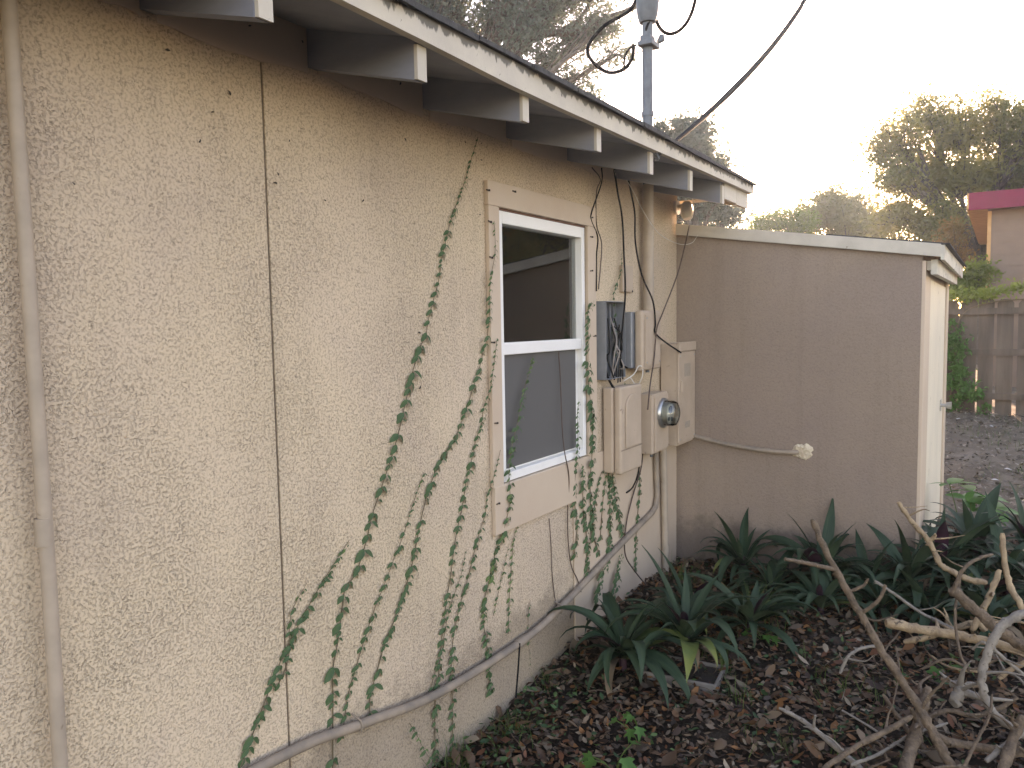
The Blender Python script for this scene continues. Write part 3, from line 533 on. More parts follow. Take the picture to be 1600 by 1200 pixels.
# ------------------------------------------------------------------ vines on the wall
def leaf_mesh(name, L, W, mat, droop=0.35, nseg=4, cup=0.25, under=None, thick=0.0):
    """pointed leaf along +X, arching down in Z, folded along the middle"""
    v = []; f = []
    for i in range(nseg + 1):
        t = i / nseg; wd = W * 0.5 * (math.sin(math.pi * min(t * 0.92 + 0.08, 1)) ** 0.8) if 0 < i < nseg else (W * .06 if i == 0 else 0.0)
        x = L * t; z = -droop * L * t * t
        v += [(x, -wd, z + cup * wd), (x, 0, z), (x, wd, z + cup * wd)]
    for i in range(nseg):
        a = i * 3; f += [(a, a + 3, a + 4, a + 1), (a + 1, a + 4, a + 5, a + 2)]
    mb = MB().add(v, f, 0, True)
    return mb.mesh(name, mat)
VL = [leaf_mesh('leaf', 0.037, 0.0165, M['vine_leaf'], d, 4, c) for d, c in ((.35, .3), (.6, .2), (.2, .4))]
VLY = [leaf_mesh('leaf', 0.034, 0.014, M['vine_leaf_young'], d, 3, c) for d, c in ((.35, .3), (.6, .2))]
def vine(px_pts, label, x=0.006, size=1.0, tip=0.45, step=0.040, young=0.0, dense=1, tipfade=0.35):
    pts = smooth_path([onX(a, b_, x if len(c) == 0 else c[0]) for a, b_, *c in px_pts], 6)
    base = pts[0].copy(); root = empty('climbing_vine', tuple(base), label, 'vine', 'vines climbing the house wall')
    rr = np.linspace(0.0022, 0.0009, len(pts)); MB().tube(pts - base, rr * size, 5).build('stem', M['stem'], root)
    seg = np.linalg.norm(np.diff(pts, axis=0), axis=1); s = np.concatenate([[0], np.cumsum(seg)]); total = s[-1]; d = 0.02
    while d < total:
        u = d / total; p = np.array([np.interp(d, s, pts[:, k]) for k in range(3)])
        sc = size * random.choice([.7, .85, 1, 1, 1.1]) * (1 if u < 1 - tipfade else 1 - (1 - tip) * (u - (1 - tipfade)) / tipfade) * random.uniform(.8, 1.15)
        for k in range(dense):
            for sd_ in (-1, 1):
                if random.random() < 0.06: continue
                pool = VLY if random.random() < young + max(0, u - .8) * 1.5 else VL
                o = bpy.data.objects.new('leaf', random.choice(pool))
                # leaf axis: sideways along the wall and hanging down, tilted off the wall
                down = random.uniform(0.35, 0.95); out = random.uniform(0.02, 0.16) if sd_ < 0 else random.uniform(.05, .4)
                dx = Vector((out, sd_ * random.uniform(.7, 1.0), -down)).normalized(); up_ = Vector((0.8, 0, 0.6)); yv = up_.cross(dx).normalized(); zv = dx.cross(yv)
                mt_ = Matrix((dx, yv, zv)).transposed().to_4x4()
                j = Vector((random.uniform(0, .006) * dense, random.uniform(-.012, .012) * (dense - 1), random.uniform(-.006, .006) * dense))
                o.matrix_local = Matrix.Translation(Vector(p - base) + j) @ mt_ @ Matrix.Scale(sc * random.uniform(.85, 1.1), 4)
                link(o, root)
        d += step * max(0.55, sc / size) * random.uniform(.85, 1.15)
    return root
vine([(370, 1215), (405, 1120), (440, 1030), (475, 960), (510, 900), (545, 845)], 'bushy leaning vine at the lower left, its leaves thickest at the bottom edge', size=1.0, step=.030)
vine([(430, 1080), (450, 1030), (455, 960), (480, 910)], 'small side shoot above the bushy leaning vine on the seam', size=.75)
vine([(520, 1215), (520, 1133), (520, 1087), (520, 1047), (527, 1007), (535, 947), (540, 917), (552, 903), (562, 880), (573, 843), (581, 807), (602, 744), (620, 687), (632, 636), (647, 573), (656, 543), (665, 525), (671, 492), (685, 440), (690, 405), (705, 342), (715, 315), (729, 275), (739, 240), (747, 215)], 'tallest vine, climbing from the low conduit almost to the eave', size=1.15, tip=.3, step=.044)
vine([(528, 1160), (537, 1133), (543, 1090), (557, 1040), (567, 1007), (578, 973), (587, 947), (603, 907), (617, 870), (630, 837), (644, 792), (656, 756), (663, 738)], 'slim vine just right of the tallest vine, ending half way up', size=.85)
vine([(578, 1123), (578, 1090), (588, 1053), (602, 1003), (617, 967), (633, 920), (645, 877), (654, 830), (659, 807), (668, 771), (680, 738), (692, 711), (710, 687), (722, 657), (732, 630), (740, 603), (749, 576), (755, 549), (761, 528, .024), (765, 489, .027), (765, 460, .027), (767, 432, .027), (772, 407, .027), (774, 385, .027), (772, 345, .027)], 'long vine that climbs onto the left side of the window surround', size=1.05, tip=.35)
vine([(680, 1190), (680, 1100), (685, 1060), (690, 1000), (697, 943), (705, 893), (710, 853), (716, 820), (722, 795), (729, 750), (734, 732), (743, 690), (752, 663), (756, 636), (765, 612, .024), (770, 582, .027), (774, 552, .027), (777, 528, .027)], 'vine reaching the window surround at the height of the middle rail', size=1.0)
vine([(707, 1180), (707, 1100), (705, 1047), (708, 1000), (717, 953), (732, 900), (747, 840), (758, 804), (761, 777), (767, 759, .02), (776, 729, .027), (782, 703, .027)], 'vine ending at the lower left corner of the window frame', size=.95)
vine([(672, 1080), (690, 1010), (703, 950), (720, 900), (728, 860)], 'thin short vine tangled between the two vines left of the window', size=.65)
vine([(765, 1085), (763, 1028), (758, 996), (755, 949), (766, 902), (774, 865), (783, 840), (788, 825, .02), (795, 795, .027), (797, 774, .027), (795, 744, .022), (798, 708, .01), (809, 657, .006), (818, 612, .006), (827, 579, .006), (833, 555, .006)], 'leafy vine climbing over the sill and up the lower left pane', size=.95, dense=2, tip=.5, young=.2)
vine([(794, 990), (796, 934), (799, 887), (803, 840), (810, 820)], 'short bright vine hanging below the window surround', size=.8, young=.5, tip=.4)
vine([(771, 962), (780, 920), (789, 880), (795, 850)], 'thin sprig beside the leafy vine below the window sill', size=.55, young=.6)
vine([(827, 940), (825, 990), (829, 1040)], 'tiny vine sprig crossing the low conduit alone', size=.5)
vine([(897, 869, .014), (902, 821, .014), (897, 778, .014), (900, 730, .024), (902, 707, .02), (903, 688, .012), (902, 645, .01), (905, 628, .01)], 'vine crossing the lower right corner of the window glass', size=1.15)
vine([(917, 895, .014), (917, 843, .014), (911, 795, .014), (911, 739, .024), (909, 725, .024)], 'dense vine under the lower right corner of the window', size=1.15, dense=2)
vine([(925, 829, .014), (922, 761, .014), (926, 693, .027), (925, 651, .027), (919, 597, .027), (916, 560, .027), (917, 532, .027), (919, 482, .027), (925, 472, .027)], 'vine running up the right side of the window frame', size=1.15, dense=2)
vine([(936, 865, .014), (926, 824, .014), (936, 750, .014), (945, 733, .014)], 'vine under the left edge of the arched network box', size=1.15)
vine([(938, 843, .014), (942, 784, .014), (948, 735, .014)], 'sparse vine hanging under the middle of the arched network box', size=1.05, step=.045)
vine([(952, 860, .014), (953, 778, .014), (951, 730, .014)], 'thick dark vine under the arched network box', size=1.15, dense=2)
vine([(972, 835, .014), (962, 784, .014), (956, 735, .014)], 'slanting vine under the right edge of the arched network box', size=1.15, dense=2)
vine([(993, 892, .014), (994, 835, .014), (999, 773, .014), (999, 739, .014), (992, 705, .02), (982, 665, .03), (979, 631, .03), (976, 597, .03)], 'tall vine between the arched network box and the meter', size=1.05)
vine([(962, 560, .02), (961, 523, .02), (961, 484, .02), (959, 462, .02), (964, 442, .02), (970, 424, .02), (972, 390, .02)], 'vine along the right edge of the open grey enclosure', size=.75)
vine([(1012, 445, .02), (1016, 412, .015), (1019, 350, .012), (1015, 285, .01)], 'small-leaved vine right of the mast under the eave', size=.6, step=.03)
vine([(930, 935, .03), (938, 900, .03), (950, 870, .03)], 'leafy tangle of vine behind the low conduit, left strand', size=1.0, dense=3)
vine([(958, 930, .03), (962, 900, .03), (968, 868, .02)], 'leafy tangle of vine behind the low conduit, right strand', size=1.0, dense=3)
vine([(640, 1130), (652, 1150), (668, 1180), (690, 1200)], 'loose vine runner trailing down below the low conduit', x=.03, size=.7, young=.3)

# ------------------------------------------------------------------ rosette plants
def strap_mesh(L, W, arch, rise, under='strap_pale', top='strap_top'):
    n_ = 9; v = []; f = []; mi = []
    for side in (0, 1):
        for i in range(n_ + 1):
            t = i / n_; wd = W * .5 * (0.55 + 0.45 * math.sin(math.pi * min(1, t * 1.15))) * (1 - t ** 5); wd = max(wd, 0.0006)
            ang = rise - arch * t * t
            if i == 0: x = z = 0.0
            else:
                x += L / n_ * math.cos(ang); z += L / n_ * math.sin(ang)
            off = -0.0014 * side
            v += [(x, -wd, z + .28 * wd + off), (x, -wd * .45, z + .06 * wd + off), (x, 0, z + off), (x, wd * .45, z + .06 * wd + off), (x, wd, z + .28 * wd + off)]
    o = (n_ + 1) * 5; mb = MB()
    ft = []; fb = []
    for i in range(n_):
        for j in range(4):
            a = i * 5 + j; ft.append((a, a + 5, a + 6, a + 1)); fb.append((o + a, o + a + 1, o + a + 6, o + a + 5))
    va = np.array(v); mb.add(va, ft + fb, 0, True); mb.m = [0] * len(ft) + [1] * len(fb)
    return mb.mesh('leaf', [M[top], M[under]])
SM = [strap_mesh(.34, .047, a, r) for a, r in ((.6, 1.1), (1.2, 1.0), (1.7, .9), (2.1, .8), (2.4, .65), (1.4, .45), (0.4, 1.2), (1.8, .3))] + [strap_mesh(.32, .054, 1.6, .9, 'strap_under'), strap_mesh(.30, .054, .6, 1.1, 'strap_under')]
SMD = [strap_mesh(.28, .034, 2.6, .5, 'strap_dead', 'strap_dead'), strap_mesh(.30, .06, 1.9, .7, 'strap_pale', 'strap_yellow'), strap_mesh(.36, .042, 2.0, .8, 'strap_pale'), strap_mesh(.26, .066, 1.2, .75)]
def rosette(gxy, label, h=0.12, nleaf=16, size=1.0, upright=0.3, lean=(0, 0)):
    nleaf = int(nleaf * 1.3)
    b0 = Vector((gxy[0], gxy[1], float(gz(gxy[0], gxy[1])))); root = empty('strap_leaf_plant', b0, label, 'plant', 'strap-leaved rosette plants')
    MB().tube([(0, 0, -.02), (lean[0] * .5, lean[1] * .5, h * .5), (lean[0], lean[1], h + .02)], [.02, .018, .014], 7).build('stalk', M['strap_under'], root)
    for k in range(nleaf):
        a = k * 2.39996 + random.uniform(-.3, .3); u = k / nleaf
        o = bpy.data.objects.new('leaf', random.choice(SMD if u < .45 else SMD[2:]) if random.random() < .3 else SM[random.choice([0, 1, 6, 1, 9])] if u > 1 - upright else SM[random.choice([1, 2, 3, 4, 5, 7, 8] if u > .25 else [3, 4, 5, 7])])
        o.location = (lean[0] + .012 * math.cos(a), lean[1] + .012 * math.sin(a), h * (0.55 + .5 * u)); o.rotation_euler = (random.uniform(-.25, .25), random.uniform(-.15, .15), a)
        s_ = size * random.uniform(.6, 1.15) * (1.12 if u < .8 else .8); o.scale = (s_, s_ * random.uniform(.85, 1.15), s_); link(o, root)
    return root
rosette((0.33, 3.16), 'big strap-leaved plant nearest the camera against the house wall', .13, 28, 1.12, .2)
rosette((0.56, 3.36), 'big strap-leaved plant growing over the grey-white planter edge', .20, 26, 1.12, .25)
rosette((0.42, 3.82), 'strap-leaved plant growing near the foot of the wall conduits', .07, 18, .9, .3)
rosette((0.74, 3.80), 'low strap-leaved plant with grass through it, middle of the bed', .08, 22, 1.0, .2)
rosette((0.50, 4.50), 'strap-leaved plant showing purple leaf undersides by the shed corner', .12, 20, 1.0, .4)
rosette((0.72, 4.30), 'spreading strap-leaved plant between the corner plant and the tall one', .07, 20, 1.0, .2)
rosette((0.95, 4.48), 'strap-leaved plant with tall upright leaves against the shed wall', .16, 24, 1.25, .45)
rosette((1.00, 4.18), 'strap-leaved plant at the middle of the shed wall, in front of the tall one', .06, 20, 1.0, .15)
rosette((1.18, 4.55), 'strap-leaved plant between the shed wall and the leaning branch tip', .11, 20, 1.05, .35)
rosette((1.28, 4.30), 'dark strap-leaved plant in front of the shed wall left of its corner', .09, 22, 1.05, .3)
rosette((1.38, 4.55), 'strap-leaved plant below the right corner of the shed wall', .17, 24, 1.1, .4)
rosette((1.52, 4.70), 'strap-leaved plant in front of the shed door trim', .22, 24, 1.1, .45)
rosette((1.50, 4.32), 'small strap-leaved plant in front of the shed corner plants', .08, 20, 1.0, .25)
rosette((1.66, 4.95), 'tall strap-leaved plant right of the shed corner', .26, 24, 1.15, .45)
rosette((1.68, 4.48), 'low strap-leaved plant in the dark gap of the brush pile', .12, 22, 1.1, .3)
rosette((1.82, 4.70), 'strap-leaved plant behind the crossed brush pile branches', .20, 24, 1.1, .4)
rosette((1.76, 4.22), 'strap-leaved plant beneath the splintered brown log', .12, 20, 1.0, .3)
rosette((1.92, 5.05), 'strap-leaved plant at the right edge of the frame', .28, 24, 1.15, .4)
rosette((2.00, 4.45), 'strap-leaved plant cut by the right frame edge, lowest one', .18, 22, 1.1, .35)
rosette((2.12, 5.05), 'strap-leaved plant at the far right behind the others', .27, 20, 1.1, .4)
# broad-leaved weeds
BL = leaf_mesh('leaf', 0.15, 0.075, M['big_weed'], .25, 6, .15)
def broad(p, label, hts, sc=1.0):
    root = empty('broad_leaf_weed', p, label, 'plant', 'broad-leaved weeds'); 
    for k, (dx, dy, hh) in enumerate(hts):
        MB().tube(smooth_path([(0, 0, 0), (dx * .5, dy * .5, hh * .6), (dx, dy, hh)], 5), .003, 5).build('stem', M['grass'], root)
        for j in range(4):
            o = bpy.data.objects.new('leaf', BL); o.location = (dx, dy, hh); o.rotation_euler = (random.uniform(-.4, .4), random.uniform(-.35, .35), j * 1.6 + random.uniform(-.5, .5)); s_ = sc * random.uniform(.7, 1.1); o.scale = (s_,) * 3; link(o, root)
broad((1.62, 5.35, 0.0), 'bright broad-leaved weed in front of the cream shed door', [(-.1, 0, .52), (.02, -.05, .50), (.08, .02, .46), (-.02, .1, .42), (.15, .0, .40)])
broad((2.02, 5.3, 0.0), 'yellow-green broad-leaved weed at the right frame edge', [(-.03, 0, .50), (.05, .05, .46)], .9)
# lobed seedling in the foreground
def lobed(L):
    pr = [(0, 0)];
    for a, r_ in ((-2.2, .35), (-1.5, .55), (-1.15, .35), (-.75, .8), (-.4, .5), (0, 1.0), (.4, .5), (.75, .8), (1.15, .35), (1.5, .55), (2.2, .35)): pr.append((r_ * math.cos(a) * L + .2 * L, r_ * math.sin(a) * L))
    v = [(x, y, .25 * abs(y) - .25 * x * x / L) for x, y in pr]; return MB().add([(0.2 * L, 0, 0)] + v, [(0, i, i + 1) for i in range(1, len(v))] + [(0, len(v), 1)], 0, True).mesh('leaf', M['weed'])
LB = lobed(.05)
for (px, py, lab) in [(1000, 1150, 'lobed green seedling in front of the big rosette'), (960, 1195, 'lobed green seedling at the bottom edge near the wall'), (1480, 1060, 'small green seedling inside the brush pile'), (1190, 1010, 'small green weed in the leaf litter below the shed')]:
    r_ = ray(px, py); p = CAM + r_ * ((-0.06 - CAM[2]) / r_[2]); p[2] = float(gz(p[0], p[1])); root = empty('seedling', tuple(p), lab, 'plant', 'seedlings in the leaf litter')
    for k in range(5):
        a = random.uniform(0, 6.28); d = random.uniform(.03, .10); hh = random.uniform(.06, .15) if px < 1100 else random.uniform(.03, .07)
        MB().tube(smooth_path([(0, 0, 0), (d * .4 * math.cos(a), d * .4 * math.sin(a), hh * .7), (d * math.cos(a), d * math.sin(a), hh)], 4), .0022, 5).build('stem', M['grass'], root)
        o = bpy.data.objects.new('leaf', LB); o.location = (d * math.cos(a), d * math.sin(a), hh); o.rotation_euler = (random.uniform(-.3, .3), random.uniform(.0, .5), a); s_ = random.uniform(.7, 1.2); o.scale = (s_,) * 3; link(o, root)
# grass tufts (several clumps, nobody counts the blades)
def blades(centres, name, mat, L=.14):
    mb = MB()
    for (x, y, cnt, spread, l_) in centres:
        for _ in range(cnt):
            a = random.uniform(0, 6.28); r_ = abs(random.gauss(0, spread)); bx, by = x + r_ * math.cos(a), y + r_ * math.sin(a); bz = float(gz(bx, by)) - .005
            ll = l_ * random.uniform(.5, 1.2); a2 = random.uniform(0, 6.28); c, s_ = math.cos(a2), math.sin(a2); bend = random.uniform(.2, .9); wd = random.uniform(.0015, .003); v = []
            for t in (0, .35, .7, 1): 
                ox, oz = ll * bend * t * t, ll * (t - .35 * bend * t * t); ww = wd * (1 - t * .9); v += [(bx + c * ox - s_ * ww, by + s_ * ox + c * ww, bz + oz), (bx + c * ox + s_ * ww, by + s_ * ox - c * ww, bz + oz)]
            mb.add(v, [(0, 1, 3, 2), (2, 3, 5, 4), (4, 5, 7, 6)], 0, True)
    return tag(mb.build(name, mat), 'thin green grass blades sprouting through the leaf litter', 'grass', kind='stuff')
gc = [(0.74, 3.9, 60, .07, .28), (0.7, 3.45, 26, .04, .16), (0.85, 3.2, 20, .05, .14), (0.14, 2.5, 70, .10, .12), (0.08, 2.9, 30, .06, .10), (0.2, 4.3, 36, .06, .22), (1.25, 3.4, 26, .08, .13), (1.1, 2.9, 24, .09, .13), (0.05, 2.2, 60, .08, .14)]
gc += [(random.uniform(.1, 1.9), random.uniform(2.3, 4.4), 8, .04, .10) for _ in range(26)] + [(random.uniform(1.4, 3), random.uniform(7.5, 11), 14, .12, .10) for _ in range(40)]
blades(gc, 'grass', M['grass'])

# ------------------------------------------------------------------ leaf litter (stuff)
def litter(name, n_, xr, yr, smin, smax, palette, label, lift=0.03, bias=None):
    x = rng.uniform(*xr, n_); y = rng.uniform(*yr, n_); k = (x > 0.01) & ~((x < SX + .02) & (y > CY - .01) & (y < 6.95)); x, y = x[k], y[k]; n_ = len(x)
    L = rng.uniform(smin, smax, n_); W = L * rng.uniform(.32, .55, n_); a = rng.uniform(0, 2 * math.pi, n_)
    u = np.stack([np.cos(a), np.sin(a), rng.normal(0, .35, n_)], 1); u /= np.linalg.norm(u, axis=1)[:, None]
    w_ = np.stack([-np.sin(a), np.cos(a), rng.normal(0, .45, n_)], 1); w_ /= np.linalg.norm(w_, axis=1)[:, None]
    nn = np.cross(u, w_); c = np.stack([x, y, gz(x, y) + rng.uniform(0.004, lift, n_)], 1)
    curl = rng.normal(0, .28, n_)[:, None] * L[:, None]
    P = lambda s, t, h: c + u * (s * L)[:, None] + w_ * (t * W)[:, None] + nn * (h * curl)
    one = np.ones(n_); vs_ = np.stack([P(-.5 * one, 0 * one, .5), P(-.12 * one, -.5 * one, .2), P(-.05 * one, 0 * one, -.15), P(-.12 * one, .5 * one, .2), P(.22 * one, -.42 * one, .2), P(.22 * one, .42 * one, .2), P(.5 * one, 0 * one, .5)], 1)
    base = np.arange(n_)[:, None] * 7; tri = np.array([[0, 1, 2], [0, 2, 3], [1, 4, 2], [2, 5, 3], [2, 4, 6], [2, 6, 5]])
    fs = (base[:, None, :] + tri[None]).reshape(-1, 3)
    me = bpy.data.meshes.new(name); me.vertices.add(n_ * 7); me.vertices.foreach_set('co', vs_.reshape(-1)); me.loops.add(len(fs) * 3); me.loops.foreach_set('vertex_index', fs.reshape(-1))
    me.polygons.add(len(fs)); me.polygons.foreach_set('loop_start', np.arange(len(fs)) * 3); me.update()
    pal = np.array(palette); ci = rng.integers(0, len(pal), n_); cc_ = pal[ci] * rng.uniform(.35, 1.0, (n_, 1)); cc_ = np.concatenate([cc_, np.ones((n_, 1))], 1)
    at = me.color_attributes.new('col', 'FLOAT_COLOR', 'POINT'); at.data.foreach_set('color', np.repeat(cc_, 7, 0).reshape(-1))
    me.materials.append(M['litter']); me.validate(); o = bpy.data.objects.new(name, me); link(o); return tag(o, label, 'leaf litter', kind='stuff')
PAL = [(.16, .085, .045), (.11, .06, .035), (.20, .12, .07), (.075, .042, .028), (.14, .10, .07), (.24, .16, .10), (.10, .07, .05), (.18, .07, .035), (.30, .23, .16), (.26, .11, .04)]
litter('leaf_litter', 34000, (0, 3.2), (1.7, 6.4), .020, .052, PAL, 'brown fallen oak leaves covering the planting bed', .035)
litter('leaf_litter', 7000, (1.2, 5), (6.2, 11.6), .03, .06, [(.24, .19, .14), (.28, .23, .17), (.20, .16, .12), (.33, .28, .22)], 'pale dry leaf scraps scattered over the yard behind the shed', .03)
litter('leaf_litter', 900, (0, 2.6), (2.0, 5.0), .055, .095, PAL, 'larger curled brown leaves lying on top of the oak litter', .06)
litter('ground_weeds', 1900, (0, 2.6), (2.0, 5.0), .018, .045, [(.045, .10, .035), (.03, .075, .03), (.07, .13, .04)], 'tiny green weed leaves scattered over the leaf litter', .05)
litter('ground_weeds', 200, (0.02, .35), (2.1, 3.0), .02, .04, [(.045, .10, .035), (.06, .12, .04)], 'low weeds at the foot of the house wall', .07)
for k, (px, py) in enumerate([(1497, 678), (1552, 669), (1575, 735), (1555, 747), (1520, 760), (1548, 690)]):
    r_ = ray(px, py); p = CAM + r_ * ((.1 - CAM[2]) / r_[2]); p[2] = float(gz(p[0], p[1])) + .02; s_ = random.uniform(.025, .045)
    o = MB().add([(-s_, -s_ * random.uniform(.1, .5), 0), (s_ * random.uniform(.3, .9), -s_ * .6, .004), (s_, s_ * random.uniform(.1, .5), 0), (-s_ * random.uniform(.1, .8), s_ * .5, .006), (random.uniform(-.4, .4) * s_, 0, .012)], [(0, 1, 4), (1, 2, 4), (2, 3, 4), (3, 0, 4), (3, 2, 1, 0)]).build('paper_scrap', M['litter_white']); o.location = p; o.rotation_euler = (0, 0, random.uniform(0, 6))
    tag(o, ['white scrap on the yard nearest the shed door', 'white scrap lying near the foot of the fence', 'white scrap at the right frame edge of the yard', 'white scrap in the middle of the bare yard', 'white scrap just behind the bright broad-leaved weed', 'small white scrap below the fence'][k], 'scrap', 'white scraps on the yard')

# ------------------------------------------------------------------ planter, basket
pl = empty('planter_box', (0.57, 3.30, float(gz(.57, 3.30)) - .02), 'grey-white rectangular planter edge under the arching strap leaves', 'planter', rz=math.radians(6))
W_, D_, H_ = .34, .22, .06
MB().box(-W_ / 2, W_ / 2, -D_ / 2, -D_ / 2 + .012, -.02, H_).box(-W_ / 2, W_ / 2, D_ / 2 - .012, D_ / 2, -.02, H_).box(-W_ / 2, -W_ / 2 + .012, -D_ / 2 + .0125, D_ / 2 - .0125, -.02, H_).box(W_ / 2 - .012, W_ / 2, -D_ / 2 + .0125, D_ / 2 - .0125, -.02, H_).build('planter_wall', M['planter'], pl, .003)
MB().box(-W_ / 2 + .0125, W_ / 2 - .0125, -D_ / 2 + .0125, D_ / 2 - .0125, -.02, .045).build('soil', M['soil'], pl)
bk = empty('wire_basket', (1.52, 5.15, 0.0), 'black wire basket lying at the foot of the shed door', 'basket')
mb = MB()
for z in (.22, .26, .30): mb.tube([(-.09, -.09, z), (.12, -.09, z - .02), (.12, .09, z - .02), (-.09, .09, z), (-.09, -.09, z)], .003, 5)
mb.build('rim_wire', M['black'], bk); mb = MB()
for x_, y_ in ((-.09, -.09), (-.02, -.09), (.05, -.09), (.12, -.09), (.12, .09), (-.09, .09)): mb.tube([(x_, y_, .30), (x_ * .8, y_ * .8, 0.02)], .003, 5)
mb.build('upright_wire', M['black'], bk)

# ------------------------------------------------------------------ brush pile
def branch(pts, r0, r1, mat, label, twigs=(), group='branches of the brush pile'):
    q = smooth_path([onD(*p) for p in pts], 7); base = q[0].copy(); k = len(q); q = q + rng.normal(0, r0 * .10, q.shape)
    root = empty('cut_branch', tuple(base), label, 'branch', group)
    rad = np.linspace(r0, r1, k) * (1 + .06 * np.sin(np.arange(k) * 1.3 + r0 * 900) + np.where(rng.random(k) < .12, .18, 0)); rad[0] *= .72; rad[-1] *= .6
    MB().tube(q - base, rad, 12, True, 0, .07).build('limb', mat, root)
    for _ in range(random.randint(2, 5)):
        i_ = random.randrange(2, k - 2); d_ = rng.normal(0, 1, 3); d_[2] = abs(d_[2]) * .6; d_ /= np.linalg.norm(d_); L_ = random.choice([.012, .018, .05, .09, .13]); p_ = q[i_] - base; rr_ = rad[i_] * random.uniform(.25, .5)
        MB().tube(smooth_path([p_, p_ + d_ * (rad[i_] + L_ * .5), p_ + d_ * (rad[i_] + L_) + rng.normal(0, .15, 3) * L_], 3), np.linspace(rr_ * 1.5, rr_ * (.8 if L_ < .03 else .3), 7), 6, True, 0, .08).build('knot' if L_ < .03 else 'twiglet', mat, root)
    for tw in twigs:
        tp_ = [onD(*p) for p in tw[0]]; tp_[0] = q[np.argmin(np.linalg.norm(q - tp_[0], axis=1))]; t_ = smooth_path(tp_, 6) - base; t_ = t_ + rng.normal(0, tw[1] * .1, t_.shape); MB().tube(t_, np.linspace(tw[1], tw[2], len(t_)), 8, True, 0, .05).build('twig', mat, root)
    return root
bt, bb, bp_ = M['branch_tan'], M['branch_brown'], M['branch_pale']
branch([(1495, 1215, 2.66), (1455, 1140, 2.72), (1430, 1095, 2.78), (1380, 1020, 2.86), (1345, 960, 2.92), (1300, 880, 2.98), (1269, 812, 3.02)], .0165, .0115, bb, 'tall leaning forked branch standing in front of the shed wall',
       [([(1311, 889, 2.97), (1275, 883, 2.93), (1250, 878, 2.92), (1227, 874, 2.90)], .009, .007), ([(1338, 928, 2.95), (1349, 915, 2.93), (1356, 904, 2.92)], .007, .005), ([(1361, 958, 2.9), (1372, 938, 2.88), (1384, 914, 2.87)], .008, .006), ([(1440, 1110, 2.76), (1455, 1085, 2.74), (1482, 1058, 2.70)], .007, .004)])
branch([(1384, 973, 3.35), (1430, 982, 3.32), (1480, 990, 3.30), (1540, 1003, 3.26), (1625, 1022, 3.2)], .021, .018, bt, 'thick peeled log lying level across the brush pile')
branch([(1412, 1003, 3.5), (1450, 995, 3.48), (1490, 983, 3.45), (1525, 974, 3.42), (1540, 985, 3.4)], .012, .016, bt, 'short pale log behind the thick peeled log')
branch([(1403, 784, 3.75), (1425, 815, 3.72), (1452, 846, 3.7), (1468, 880, 3.68), (1488, 893, 3.66), (1515, 906, 3.62), (1542, 910, 3.6)], .010, .015, bt, 'crooked tan branch pointing up at the shed corner', [([(1452, 846, 3.7), (1460, 838, 3.68), (1461, 834, 3.66)], .012, .004)])
branch([(1566, 833, 3.2), (1570, 880, 3.18), (1580, 920, 3.15), (1602, 955, 3.1), (1630, 1000, 3.05), (1680, 1115, 2.9)], .011, .013, bt, 'upright tan branch at the right frame edge')
branch([(1563, 890, 3.4), (1547, 930, 3.38), (1534, 956, 3.36), (1520, 985, 3.34)], .012, .013, bt, 'short tan stub crossing behind the split log')
branch([(1486, 920, 3.2), (1520, 950, 3.18), (1560, 985, 3.14), (1615, 1020, 3.1), (1690, 1080, 3.0)], .022, .02, bb, 'splintered brown log slanting down to the right edge')
branch([(1610, 955, 2.86), (1580, 968, 2.86), (1556, 990, 2.85), (1538, 1035, 2.84), (1535, 1072, 2.82), (1552, 1112, 2.8), (1590, 1143, 2.78), (1640, 1168, 2.75)], .016, .0125, bp_, 'pale grey branch bent in a wide curve at the right edge', [([(1548, 1008, 2.84), (1535, 1003, 2.86), (1520, 1014, 2.9)], .007, .004)])
branch([(1367, 907, 3.6), (1400, 930, 3.56), (1440, 958, 3.5), (1492, 984, 3.44)], .006, .0075, bp_, 'thin pale stick in front of the dark strap leaves')
branch([(1218, 1106, 3.0), (1260, 1130, 2.92), (1300, 1163, 2.82), (1350, 1205, 2.7)], .007, .011, bp_, 'pale crooked stick on the litter left of the brush pile', [([(1272, 1138, 2.9), (1272, 1128, 2.88), (1274, 1118, 2.87)], .006, .004)])
branch([(1283, 1204, 2.62), (1340, 1165, 2.68), (1390, 1140, 2.72), (1425, 1118, 2.75)], .009, .010, bb, 'long thin brown stick low at the bottom edge')
branch([(1312, 1052, 3.25), (1326, 1025, 3.25), (1350, 1012, 3.28), (1375, 1009, 3.3)], .007, .006, bp_, 'arched grey stick on the litter below the leaning branch')
branch([(1452, 1075, 2.9), (1443, 1100, 2.86), (1432, 1140, 2.78), (1412, 1210, 2.62)], .014, .024, bb, 'thick mossy stump of a branch under the leaning fork')
branch([(1450, 1142, 2.8), (1490, 1160, 2.78), (1560, 1172, 2.76), (1640, 1180, 2.74)], .014, .016, bb, 'brown log low along the bottom right edge')
branch([(1600, 1120, 2.7), (1585, 1150, 2.68), (1565, 1210, 2.6)], .014, .018, bb, 'short brown upright log at the bottom right corner')
branch([(1470, 1060, 3.0), (1500, 1070, 2.98), (1540, 1072, 2.96)], .008, .007, bb, 'level dark stick in the middle of the brush pile')
branch([(1500, 905, 3.3), (1492, 960, 3.25), (1500, 1020, 3.15), (1515, 1050, 3.1)], .006, .005, bb, 'dark wiry stem hanging through the brush pile')
branch([(1488, 925, 3.1), (1505, 890, 3.1), (1530, 872, 3.12), (1552, 866, 3.15)], .009, .005, bb, 'dark curved branch arching up out of the brush pile')
branch([(1545, 1005, 3.0), (1570, 1030, 2.98), (1620, 1070, 2.95)], .007, .006, bp_, 'straight thin stick behind the curved pale branch')
